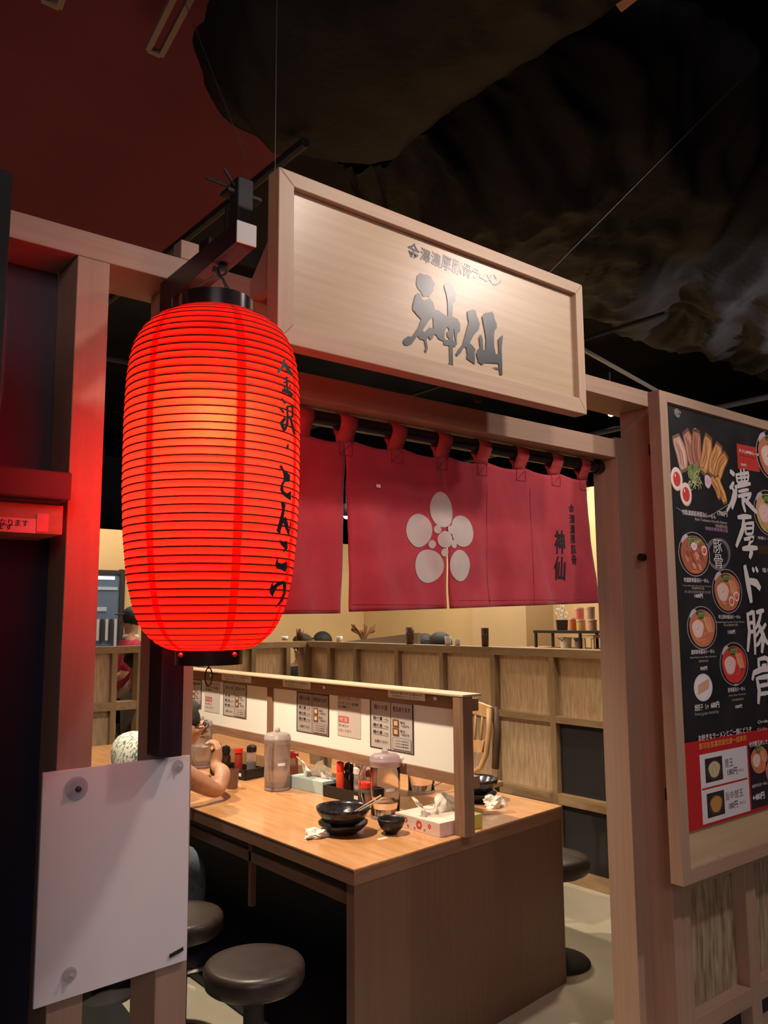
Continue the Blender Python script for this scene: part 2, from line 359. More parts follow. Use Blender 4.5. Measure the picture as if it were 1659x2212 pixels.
for g, h_, w_ in zip(chs, hs, ws):
    cwid = W_ * w_ / tw
    zc = at(880 + 204*((x+cwid/2-A.x)/W_), 545 + 62*((x+cwid/2-A.x)/W_), YS).z
    hh = 0.036*h_
    zc = 0.5*(A.z+B.z) + 0.003 if g != 'ー' else 0.5*(A.z+B.z)
    fnb = lambda u, v, zc=zc, x=x: (u + 0.12*(v-zc), YS, v - 0.10*(u-x))
    text(br, g, fnb, x + cwid*0.04, zc - hh/2, cwid*0.92, max(hh, 0.006), 0.012)
    x += cwid
br.build('small_lettering', inkg, sg)
# support board behind the sign's left end
A = at(565, 605, 1.60)
MB().slab([(0.905, 1.495, 2.36), (0.905, 1.495, 2.225), (0.905, 1.60, 2.225), (0.905, 1.60, 2.26)], (0.03, 0, 0)).build('side_bracket', oakZ, sg)
MB().slab([(1.88, 1.495, 2.36), (1.88, 1.495, 2.225), (1.88, 1.60, 2.225), (1.88, 1.60, 2.26)], (0.03, 0, 0)).build('side_bracket', oakZ, sg)
part((1.66, 1.62, 2.112), (1.68, 1.64, 2.22), 'hanger_bar', blackm, sg)
# hardware and wires holding the sign
hw = empty('sign_hanger', (0.90, 1.62, 2.30), 'black metal clamp and rods behind the upper left corner of the big sign', 'bracket')
hb = MB()
hb.box((0.80, 1.60, 2.30), (1.10, 1.66, 2.345)).box((0.86, 1.58, 2.345), (0.90, 1.62, 2.50)).box((0.84, 1.59, 2.462), (0.93, 1.63, 2.472))
hb.build('clamp', blackm2, hw, bevel=0.003)
MB().tube([(0.80, 1.62, 2.49), (0.90, 1.60, 2.475)], 0.004, 8).tube([(0.835, 1.60, 2.515), (0.90, 1.60, 2.44)], 0.004, 8).build('rod', blackm, hw)
wirem = mat('steel_wire', (0.10, 0.085, 0.085), 0.5, 0.3)
for i, (p, q, lab) in enumerate(((at(531, 342, 1.60), atz(398, 0, 3.4), 'thin steel wire slanting up left from the clamp by the big sign'),
                                 (Vector((0.893, 1.475, SZ1)), Vector((0.893, 1.475, 3.66)), 'thin steel wire rising straight from the big sign\'s left corner'),
                                 (Vector((1.80, 1.475, SZ1)), atz(1659, 113, 3.3), 'long thin wire slanting up right across the black duct wrap'))):
    d = (q - p); q2 = p + d * ((3.64 - p.z) / d.z) if i == 0 else q
    tag(MB().tube([p, q2], 0.0011, 6).build('support_wire', wirem, loc=p), lab, 'wire')

# ================================================================ lantern with bracket
bk = empty('lantern_bracket', (0.7175, 1.57, 1.235), 'dark lacquered wooden post with a white tipped arm carrying the red lantern', 'bracket')
lac = noisy('dark_lacquer_wood', (0.022, 0.013, 0.020), (0.032, 0.018, 0.026), (60, 60, 4), 0.35)
part((0.690, 1.54, 1.235), (0.737, 1.60, 2.20), 'upright', lac, bk)
AE = 1.275
part((0.696, AE, 2.205), (0.736, 1.60, 2.262), 'arm', lac, bk) if False else MB().hexa([(0.692, AE, 2.178), (0.732, AE, 2.178), (0.737, 1.60, 2.150), (0.690, 1.60, 2.150), (0.692, AE, 2.219), (0.732, AE, 2.219), (0.737, 1.60, 2.205), (0.690, 1.60, 2.205)]).build('arm', lac, bk, bevel=0.001)
MB().box((0.692, AE-0.003, 2.178), (0.732, AE, 2.219)).build('arm_tip', mat('white_paint', (0.70, 0.66, 0.62), 0.6), bk)
LX, LY = 0.698, 1.36
hk = MB().tube([(LX+0.014, LY+0.005, 2.178), (LX+0.014, LY+0.005, 2.150), (LX+0.004, LY, 2.140), (LX-0.006, LY, 2.150), (LX-0.004, LY, 2.160)], 0.004, 8)
hk.ball((LX+0.012, LY, 2.158), 0.011).build('hook', blackm, bk)

PROF = [(1.444, .056), (1.449, .074), (1.458, .092), (1.472, .108), (1.490, .121), (1.520, .133), (1.57, .1445), (1.65, .153), (1.737, .157), (1.86, .1575), (1.93, .1555), (1.97, .151), (2.00, .1435), (2.025, .130), (2.043, .113), (2.055, .093), (2.062, .068)]
def rad(z):
    for (a, ra), (b, rb) in zip(PROF, PROF[1:]):
        if z <= b: t = max(0, (z-a)/(b-a)); t2 = t; return ra + (rb-ra)*t2
    return PROF[-1][1]
def rads(z):   # smoothed
    return (rad(z-0.008) + 2*rad(z) + rad(z+0.008))/4 if 1.46 < z < 2.05 else rad(z)
ln = empty('paper_lantern', (LX, LY, 1.42), 'large glowing red ribbed paper lantern with black brush writing 金沢・とんこつ', 'lantern')
NR = 50
ribz = []
# ribs equally spaced along the profile's arc length
arc = [0]; zs = [1.446 + i*(2.061-1.446)/600 for i in range(601)]
for a, b in zip(zs, zs[1:]): arc.append(arc[-1] + math.hypot(b-a, rads(b)-rads(a)))
for i in range(NR+1):
    s_ = arc[-1]*i/NR; k = min(range(601), key=lambda j: abs(arc[j]-s_)); ribz.append(zs[k])
prof = []
for a, b in zip(ribz, ribz[1:]):
    for t in (0, .25, .5, .75):
        z = a + (b-a)*t; prof.append((rads(z) + 0.0016*math.sin(math.pi*t), z))
prof.append((rads(ribz[-1]), ribz[-1]))
pm = bpy.data.materials.new('lantern_paper'); pm.use_nodes = True; N, L = pm.node_tree.nodes, pm.node_tree.links
N.remove(N['Principled BSDF']); out = N['Material Output']
tr = N.new('ShaderNodeBsdfTranslucent'); tr.inputs[0].default_value = (0.9, 0.03, 0.012, 1)
df = N.new('ShaderNodeBsdfDiffuse'); df.inputs[0].default_value = (0.60, 0.02, 0.015, 1)
tc = N.new('ShaderNodeTexCoord'); nz = N.new('ShaderNodeTexNoise'); nz.inputs['Scale'].default_value = 60
mpp = N.new('ShaderNodeMapping'); mpp.inputs['Scale'].default_value = (1, 1, 3); L.new(tc.outputs['Object'], mpp.inputs[0]); L.new(mpp.outputs[0], nz.inputs['Vector'])
cr = N.new('ShaderNodeValToRGB'); cr.color_ramp.elements[0].position = .3; cr.color_ramp.elements[1].position = .7
cr.color_ramp.elements[0].color = (0.80, 0.0135, 0.010, 1); cr.color_ramp.elements[1].color = (0.92, 0.016, 0.012, 1)
L.new(nz.outputs['Fac'], cr.inputs[0]); L.new(cr.outputs[0], tr.inputs[0])
mx = N.new('ShaderNodeMixShader'); mx.inputs[0].default_value = 0.35
L.new(tr.outputs[0], mx.inputs[1]); L.new(df.outputs[0], mx.inputs[2]); L.new(mx.outputs[0], out.inputs[0])
MB().lathe([(r, z) for r, z in prof], (LX, LY, 0), 72).build('paper_shade', pm, ln, smooth=True)
ring = MB(); q = [(math.cos(2*math.pi*i/64), math.sin(2*math.pi*i/64), 0) for i in range(64)]
ring.tube(q, 0.0120, 4, closed=True); rme = ring.mesh('rib', mat('rib_dark_red', (0.035, 0.004, 0.004), 0.7), True)
for z in ribz[1:-1]:
    o = bpy.data.objects.new('rib', rme); COL.objects.link(o); o.parent = ln; rr_ = rads(z)+0.0004
    o.location = (0, 0, z - 1.42); o.scale = (rr_, rr_, rr_*0.8)
seam = bpy.data.materials.new('seam_paper'); seam.use_nodes = True; N, L = seam.node_tree.nodes, seam.node_tree.links
N.remove(N['Principled BSDF']); tr = N.new('ShaderNodeBsdfTranslucent'); tr.inputs[0].default_value = (0.85, 0.12, 0.10, 1); L.new(tr.outputs[0], N['Material Output'].inputs[0])
va = math.atan2(-LY, -LX)
for da in (-150, -104, -44, 13, 62, 112, 165):
    a = va + math.radians(da + 3); hw_ = 0.050
    MB().lathe([(rads(z) - 0.0015, z) for z in [1.448 + i*0.61/40 for i in range(41)]], (LX, LY, 0), 2, a - hw_, a + hw_).build('seam_strip', seam, ln)
MB().lathe([(.066, 2.052), (.069, 2.052), (.069, 2.094), (.066, 2.094), (.066, 2.052)], (LX, LY, 0), 48).build('top_ring', black, ln, auto=40)
MB().lathe([(0.0, 1.424), (.056, 1.420), (.059, 1.420), (.0595, 1.449), (.054, 1.449), (.052, 1.43), (0, 1.428)], (LX, LY, 0), 48).build('bottom_ring', black, ln, auto=40)
dots = MB()
for da in (-52, 46): a = va + math.radians(da); dots.ball((LX + .0605*math.cos(a), LY + .0605*math.sin(a), 1.438), 0.0045)
dots.build('rivet', red_pl, ln, smooth=True)
wl = MB()
for a in (0.5, 2.6, 4.7):
    wl.tube([(LX + .067*math.cos(a), LY + .067*math.sin(a), 2.085), (LX + .03*math.cos(a), LY + .03*math.sin(a), 2.125), (LX, LY, 2.146)], 0.0012, 5)
wl.tube([(LX+.01, LY, 2.15), (LX+.016, LY-.01, 2.12), (LX+.012, LY-.005, 2.07), (LX, LY, 1.98)], 0.0028, 6)
wl.build('hanging_wire', blackm, ln)
rg = MB(); c0 = Vector((LX, LY, 1.398)); rg.tube([(c0.x + 0.007*math.cos(a), c0.y, c0.z + 0.016*math.sin(a)) for a in [2*math.pi*i/16 for i in range(16)]], 0.0012, 5, closed=True)
rg.tube([(LX, LY, 1.42), (LX, LY, 1.412)], 0.0015, 5).build('pull_ring', mat('dull_metal', (0.12, 0.09, 0.07), 0.4, 0.8), ln)
bp_ = Vector((LX, LY, 1.875)) + Vector((-LX, -LY, 0)).normalized()*0.113
MB().ball(bp_, 0.028, 16, 10, (1, 1, 1.2)).tube([bp_ + Vector((0, 0, .03)), bp_ + Vector((0, 0, .07))], 0.013, 10).build('bulb', mat('bulb_glow', (1, .8, .5), 0.4, emis=(1.0, 0.62, 0.25), estr=25), ln, smooth=True)
lb = lamp('lantern_bulb_light', 'POINT', (0, 0, 0), None, 3.4, (1.0, 0.90, 0.25), 0.016); lb.parent = ln; lb.location = bp_ + Vector((0, 0, -0.046)) - Vector((LX, LY, 1.42))
lb2 = lamp('lantern_bulb_light_low', 'POINT', (0, 0, 0), None, 11.5, (1.0, 0.42, 0.25), 0.05); lb2.parent = ln; lb2.location = Vector((0, 0, 1.72-1.42))
def on_lantern(px, py):
    d = ray(px, py); r_ = 0.157; z = 1.7
    for _ in range(6):
        a = d.x*d.x + d.y*d.y; b = -2*(d.x*LX + d.y*LY); c = LX*LX + LY*LY - r_*r_
        q = max(b*b - 4*a*c, 0); t = (-b - math.sqrt(q))/(2*a); z = EYE + d.z*t; r_ = rads(min(max(z, 1.45), 2.05)) + 0.0048
    return Vector((d.x*t, d.y*t, z))
LQ = lambda p: on_lantern(560 + p[0]/3.69 - 1.0, 740 + p[1]/3.6867)
def ribbon(pts, w0):
    P_ = [Vector(p) for p in pts]; L_, R_ = [], []
    for q, p in enumerate(P_):
        t = (P_[min(q+1, len(P_)-1)] - P_[max(q-1, 0)]).normalized(); n_ = Vector((-t.y, t.x))*w0*1.55*(.75 if q in (0, len(P_)-1) else 1)
        L_.append(tuple(p+n_)); R_.append(tuple(p-n_))
    return L_ + R_[::-1]
KIN = [ribbon(*a) for a in (([(203, 130), (195, 190), (148, 240)], 9), ([(208, 165), (235, 220), (268, 262)], 11), ([(200, 285), (235, 278)], 6), ([(195, 318), (250, 308)], 7), ([(220, 270), (228, 395)], 8), ([(200, 345), (210, 372)], 6), ([(252, 335), (243, 368)], 6), ([(183, 378), (235, 392), (272, 425)], 12))]
SAWA = [ribbon(*a) for a in (([(178, 445), (215, 485)], 9), ([(168, 520), (200, 560)], 8), ([(212, 600), (180, 640), (205, 705)], 11), ([(225, 508), (272, 508)], 8), ([(268, 505), (270, 600)], 8), ([(226, 505), (230, 600)], 8), ([(230, 590), (268, 592)], 7), ([(232, 595), (225, 650), (208, 700)], 8), ([(252, 600), (270, 670), (286, 735)], 8))]
GL = [0]*8 + [1]*9 + [2, 3, 4, 5, 5, 6]; LG = [MB() for _ in range(7)]
for gi, pl in zip(GL, KIN + SAWA + [[(232,800),(242,825),(232,855),(218,830)],
           [(160,985),(185,975),(200,1010),(235,1040),(252,1060),(245,1110),(210,1110),(195,1140),(200,1180),(225,1200),(260,1180),(255,1260),(225,1240),(185,1210),(168,1170),(180,1120),(200,1090),(190,1030)],
           [(175,1275),(195,1265),(215,1290),(205,1350),(200,1400),(215,1380),(235,1440),(240,1490),(250,1410),(258,1440),(240,1550),(215,1490),(195,1440),(180,1480),(170,1530),(140,1500),(160,1430),(185,1330)],
           [(158,1570),(195,1582),(228,1580),(232,1640),(188,1680),(205,1640),(175,1610)], [(150,1705),(155,1750),(185,1760),(225,1740),(228,1790),(215,1830),(180,1810),(140,1800),(132,1760)],
           [(110,1900),(115,1935),(150,1910),(200,1895),(220,1920),(215,2000),(190,2060),(150,2100),(125,2110),(165,2060),(195,1990),(190,1925),(150,1945),(125,1990),(110,2030),(85,1990),(90,1950)]]):
    flat = [Vector((p[0], p[1], 0)) for p in pl]
    tris = [tuple(flat[k] for k in t) for t in tessellate_polygon([flat])]
    for _ in range(3):      # refine so that the ink follows the round paper
        tris = [q for a, b, c in tris for q in ((a, (a+b)/2, (a+c)/2), (b, (b+c)/2, (a+b)/2), (c, (a+c)/2, (b+c)/2), ((a+b)/2, (b+c)/2, (a+c)/2))]
    for t in tris: LG[gi].add([LQ(p) for p in t], [(0, 1, 2)])
for g_ in LG:
    idx = {}; v = []; f = []
    for q in g_.f:
        ff = []
        for k in q:
            key = tuple(round(c, 5) for c in g_.v[k])
            if key not in idx: idx[key] = len(v); v.append(g_.v[k])
            ff.append(idx[key])
        if len(set(ff)) == 3: f.append(tuple(ff))
    MB().add(v, f).build('brush_character', ink, ln)

# ================================================================ white board on the posts
wb = empty('white_board', (0.636, 1.59, 0.83), 'blank white plastic board fixed across two posts below the red lantern', 'board')
MB().hexa([(0.4915, 1.590, 0.824), (0.7815, 1.590, 0.834), (0.7815, 1.598, 0.834), (0.4915, 1.598, 0.824), (0.4905, 1.590, 1.2255), (0.7785, 1.590, 1.2265), (0.7785, 1.598, 1.2265), (0.4905, 1.598, 1.2255)]).build('sheet', boardw, wb, bevel=0.001)
def suction_cup(px, py, Y, r, label, group='suction cups on the boards', hole=False):
    p = at(px, py, Y); t = empty('suction_cup', p, label, 'suction cup')
    n = 28; pr = [(r, 0), (r*.97, .0022), (r*.75, .004), (r*.72, .003), (r*.5, .007), (r*.45, .006), (r*.3, .010), (r*.12, .010), (0.0001, .008)]
    mb = MB().lathe(pr, (0, 0, 0), n); mb.v = [(v[0], -v[2], v[1]) for v in mb.v]
    mb.build('cup', mat('clear_rubber', (0.80, 0.78, 0.80), 0.12, trans=0.75, ior=1.35), t, local=True, smooth=True)
    mb = MB().lathe([(0.0001, .0135), (r*.24, .0130), (r*.26, .008), (r*.2, .006)], (0, 0, 0), 16); mb.v = [(v[0], -v[2], v[1]) for v in mb.v]
    mb.build('knob', mat('dark_rubber' if hole else 'clear_knob', (0.05, 0.04, 0.045) if hole else (0.6, 0.6, 0.62), 0.2, trans=0 if hole else .6), t, local=True, smooth=True)
suction_cup(165, 1703, 1.5895, 0.0215, 'clear ringed suction cup with dark centre at the upper left of the white board', hole=True)
suction_cup(384, 1655, 1.5895, 0.012, 'small clear suction cup at the upper right corner of the white board')
suction_cup(150, 2105, 1.5895, 0.013, 'small clear suction cup at the lower left corner of the white board')
cl = at(381, 2058, 1.588); c_ = MB().hexa([(cl.x-.014, 1.586, cl.z-.006), (cl.x+.014, 1.586, cl.z+.001), (cl.x+.014, 1.5895, cl.z+.001), (cl.x-.014, 1.5895, cl.z-.006), (cl.x-.014, 1.587, cl.z), (cl.x+.014, 1.587, cl.z+.007), (cl.x+.014, 1.5895, cl.z+.007), (cl.x-.014, 1.5895, cl.z)])
tag(c_.build('metal_clip', mat('dark_clip', (0.06, 0.06, 0.065), 0.3, 0.6), loc=cl), 'small dark metal clip at the lower right corner of the white board', 'clip')

# ================================================================ door curtain
YN = 1.755; RZ = 2.020
rd = empty('curtain_rod', (1.6, YN, RZ), 'glossy black pole spanning the doorway and carrying the red curtain', 'curtain rod')
MB().tube([(0.79, YN, RZ), (2.372, YN, RZ)], 0.020, 24).build('pole', black, rd, auto=40)
MB().tube([(2.372, YN, RZ), (2.4025, YN, RZ)], 0.0235, 24).build('end_cap', black, rd, auto=40)
no = empty('door_curtain', (1.6, YN, 1.52), 'split dark red cloth door curtain with a grey plum blossom crest', 'door curtain')
def fy(x, z):
    d = (1.95 - z)
    return YN - 0.004 + 0.011*math.sin(x*21 + 1.5*math.sin(z*4)) * min(1, max(0, d*2.6)) + 0.006*math.sin(x*47+z*9)*min(1, max(0, d*2)) + 0.006*noise.noise(Vector((x*6, z*9, 0))) + 0.0022*noise.noise(Vector((x*30, z*18, 3)))
def ztop(x): return 1.972 - 0.010*abs(math.sin((x-1.148)/0.172*math.pi))
def panel(x0, x1, xb0, xb1, zb0, zb1, name='cloth_panel', zcut=None):
    nx, nz_ = max(6, int((x1-x0)/0.012)), 42; mb = MB(); v = []; f = []
    for j in range(nz_+1):
        for i in range(nx+1):
            s_ = i/nx; t_ = j/nz_; x_ = (x0 + (x1-x0)*s_)*(1-t_) + (xb0 + (xb1-xb0)*s_)*t_
            z_ = ztop(x_)*(1-t_) + (zb0 + (zb1-zb0)*s_)*t_; v.append((x_, fy(x_, z_), z_))
    for j in range(nz_):
        for i in range(nx): a = j*(nx+1)+i; f.append((a, a+nx+1, a+nx+2, a+1))
    mb.add(v, f); o = mb.build(name, cloth, no, smooth=True)
    so = o.modifiers.new('thick', 'SOLIDIFY'); so.thickness = 0.0016; so.offset = 0; return o
panel(0.80, 1.286, 0.805, 1.277, 1.508, 1.512)
panel(1.2862, 1.6395, 1.307, 1.648, 1.516, 1.525)
panel(1.640, 2.312, 1.655, 2.342, 1.525, 1.545)
for cx_ in (0.99, 1.148, 1.288, 1.464, 1.640, 1.806, 1.978, 2.150, 2.300):
    hw_ = 0.027 if cx_ != 2.300 else 0.024; v = []; f = []
    path = [(-.0045, -.055), (-.0055, -.04), (-.014, -.026), (-.0225, -.008), (-.0225, .006), (-.015, .018), (0, .0228), (.015, .018), (.0225, .006), (.0225, -.008), (.014, -.026), (.004, -.04), (.002, -.055)]
    for (dy, dz) in path:
        for s_ in (-1, 0, 1): v.append((cx_ + s_*hw_*(1+0.06*noise.noise(Vector((cx_*9, dz*40, 0)))) + 0.006*dz*10*0.3, YN + dy, RZ + dz + (0 if s_ else .0005)))
    for k in range(len(path)-1):
        for s_ in range(2): a = k*3+s_; f.append((a, a+1, a+4, a+3))
    o = MB().add(v, f).build('hanging_tab', noisy('red_cloth_tab', (0.36, 0.035, 0.035), (0.44, 0.05, 0.045), (20, 20, 20), 0.9), no, smooth=True); so = o.modifiers.new('t', 'SOLIDIFY'); so.thickness = 0.0015
# stitched squares below the tabs (thin raised seams)
st = MB()
for cx_ in (1.288, 1.464, 1.640, 1.806, 1.978, 2.150, 2.300):
    for (a, b) in (((-.021, 0), (-.021, -.036)), ((-.021, -.036), (.021, -.036)), ((.021, 0), (.021, -.036)), ((-.021, -.036), (.021, 0))):
        p = [(cx_ + a[0]+(b[0]-a[0])*t, 1.966 + a[1]+(b[1]-a[1])*t) for t in (0, .33, .66, 1)]
        st.tube([(u, fy(u, v_) - 0.0016, v_) for u, v_ in p], 0.0007, 4)
for xx in (1.806+.02, 2.02): st.tube([(xx, fy(xx, 1.53+i*.035) - .0012, 1.535+i*.034) for i in range(12)], 0.0006, 4)
for zz, xa, xb in ((1.535, 1.315, 1.640), (1.548, 1.665, 2.33), (1.520, 0.81, 1.27)): st.tube([(xa+(xb-xa)*i/30, fy(xa+(xb-xa)*i/30, zz) - .0012, zz+.008*(i/30 if xa > 1.6 else 0)) for i in range(31)], 0.0005, 4)
st.build('stitching', mat('dark_red_thread', (0.16, 0.01, 0.015), 0.9), no)['kind'] = 'stuff'
em = MB()
def blob(px, py, hw_, hh_, ang=0, sq=2.0, tip=0):
    c = at(px, py, YN); a = at(px+hw_, py, YN).x - at(px-hw_, py, YN).x; rx = a/2; rz = (at(px, py-hh_, YN).z - at(px, py+hh_, YN).z)/2
    v = [(c.x, fy(c.x, c.z)-0.0022, c.z)]; f = []; n = 36; RR = 10
    for r_ in range(1, RR+1):
        for i in range(n):
            t_ = 2*math.pi*i/n; k = r_/RR
            ex = rx*k*math.cos(t_); ez = rz*k*math.sin(t_)*(1 + tip*max(0, math.sin(t_)))
            x_ = c.x + ex*math.cos(ang) - ez*math.sin(ang); z_ = c.z + ex*math.sin(ang) + ez*math.cos(ang)
            v.append((x_, fy(x_, z_)-0.0022, z_))
    for i in range(n):
        f.append((0, 1+i, 1+(i+1) % n))
        for r_ in range(RR-1): a_ = 1+r_*n; f.append((a_+i, a_+n+i, a_+n+(i+1) % n, a_+(i+1) % n))
    em.add(v, f)
blob(950, 1103, 24, 37, 0, tip=.08); blob(904, 1146, 27, 36, -.1); blob(993, 1148, 25, 34, .1); blob(926, 1223, 29, 36, .1); blob(987, 1222, 22, 34, -.1)
blob(955, 1166, 14, 18)
for px, py, a in ((940, 1144, .5), (966, 1145, -.5), (932, 1176, -.4), (973, 1176, .4), (955, 1194, 0)): blob(px, py, 6.5, 9, a)
em.build('blossom_crest', greyprint, no, smooth=True)
lt = MB(); fn = lambda u, v: (u, fy(u, v)-0.0026, v)
A = at(1228, 1088, YN); B = at(1247, 1222, YN)
vtext(lt, '金澤濃厚豚骨', fn, at(1228, 1150, YN).x, A.z, 0.026, A.z-B.z, 0.012)
A = at(1197, 1142, YN); B = at(1228, 1256, YN)
vtext(lt, '神仙', fn, A.x, A.z, 0.045, A.z-B.z, 0.02)
lt.build('lettering', ink, no)
A = at(812, 1051, YN); lb_ = MB()
lb_.add([(A.x-.0075, fy(A.x, A.z)-.006, A.z-.0045), (A.x+.0075, fy(A.x, A.z)-.006, A.z-.0045), (A.x+.0075, fy(A.x, A.z)-.006, A.z+.0045), (A.x-.0075, fy(A.x, A.z)-.006, A.z+.0045)], [(0, 1, 2, 3)]).build('white_patch', white, no)

# ================================================================ menu board and poster
YB = 1.50
mbd = empty('menu_board', (2.9, 1.52, 0.674), 'tall oak framed menu board hung on the lattice wall right of the doorway', 'board')
BX0, BX1, BZ0, BZ1 = 2.392, 3.42, 0.672, 2.245
part((BX0, YB, BZ0), (BX0+0.046, 1.545, BZ1), 'frame_stile', oakZ, mbd); part((BX1-0.046, YB, BZ0), (BX1, 1.545, BZ1), 'frame_stile', oakZ, mbd)
part((BX0+0.046, YB, BZ1-0.035), (BX1-0.046, 1.545, BZ1), 'frame_rail', oakX, mbd); part((BX0+0.046, YB, BZ0), (BX1-0.046, 1.545, BZ0+0.045), 'frame_rail', oakX, mbd)
part((BX0+0.046, 1.512, BZ0+0.045), (BX1-0.046, 1.522, BZ1-0.035), 'backing_board', noisy('board_ply', (0.50, 0.36, 0.21), (0.56, 0.41, 0.25), (3, 30, 30), 0.55), mbd, 0)
part((BX0+.09, 1.545, 2.05), (BX0+.13, 1.61, 2.09), 'standoff', blackm, mbd); part((BX0+.09, 1.545, 0.9), (BX0+.13, 1.61, 0.94), 'standoff', blackm, mbd)
YP = 1.5105
po = empty('menu_poster', (2.85, YP, 0.82), 'tall black ramen menu poster with big white brush characters and bowl pictures', 'poster')
PX0, PX1 = 2.441, 3.36; pz = lambda px, py: at(px, py, YP)
ZR = pz(1505, 1600).z   # top of the red sheet
MB().box((PX0, YP, 0.83), (PX1, YP+0.0012, BZ1-0.038)).build('sheet', noisy('poster_black', (0.016, 0.015, 0.017), (0.028, 0.026, 0.03), (6, 6, 6), 0.38), po)
LAY = [0]
ASP = [0.0, 1.0]
def pfn(u, v): return (ASP[0] + (u-ASP[0])*ASP[1], YP - 0.0003 - LAY[0]*0.00002, v)
PW = (0.72, 0.68, 0.68)
pr = MB()
def quad(px0, py0, px1, py1, col, dx=0):  # px box: top-left, bottom-left heights from left edge
    LAY[0] += 1; a = pz(px0, py0); b = pz(px1, py0 + 0); x0, x1 = a.x, b.x; z1 = a.z; z0 = pz(px0, py1).z
    pr.add([pfn(x0, z0), pfn(x1, z0), pfn(x1, z1), pfn(x0, z1)], [(0, 1, 2, 3)], col)
def rect(x0, x1, z0, z1, col):
    LAY[0] += 1; pr.add([pfn(x0, z0), pfn(x1, z0), pfn(x1, z1), pfn(x0, z1)], [(0, 1, 2, 3)], col)
def disc(cx_, cz_, rx, rz, col, jit=0, n=28, ph=0, ang=0):
    LAY[0] += 1; v = [pfn(cx_, cz_)]
    for i in range(n):
        t = 2*math.pi*i/n; k = 1 + jit*math.sin(3*t+ph) + jit*.6*math.sin(5*t+2*ph)
        ex, ez = rx*k*math.cos(t), rz*k*math.sin(t); v.append(pfn(cx_ + ex*math.cos(ang)-ez*math.sin(ang), cz_ + ex*math.sin(ang)+ez*math.cos(ang)))
    pr.add(v, [(0, 1+i, 1+(i+1) % n) for i in range(n)], col)
def strokep(pts, w0, col):
    LAY[0] += 1; P_ = [Vector((a, b)) for a, b in pts]; v = []
    for i, p in enumerate(P_):
        t = (P_[min(i+1, len(P_)-1)] - P_[max(i-1, 0)]).normalized(); nn = Vector((-t.y, t.x))*w0*(0.5+0.5*math.sin(math.pi*(i+.7)/(len(P_)+.4)))
        v += [pfn(*(p+nn)), pfn(*(p-nn))]
    pr.add(v, [(2*i, 2*i+1, 2*i+3, 2*i+2) for i in range(len(P_)-1)], col)
rnd = random.Random(3)
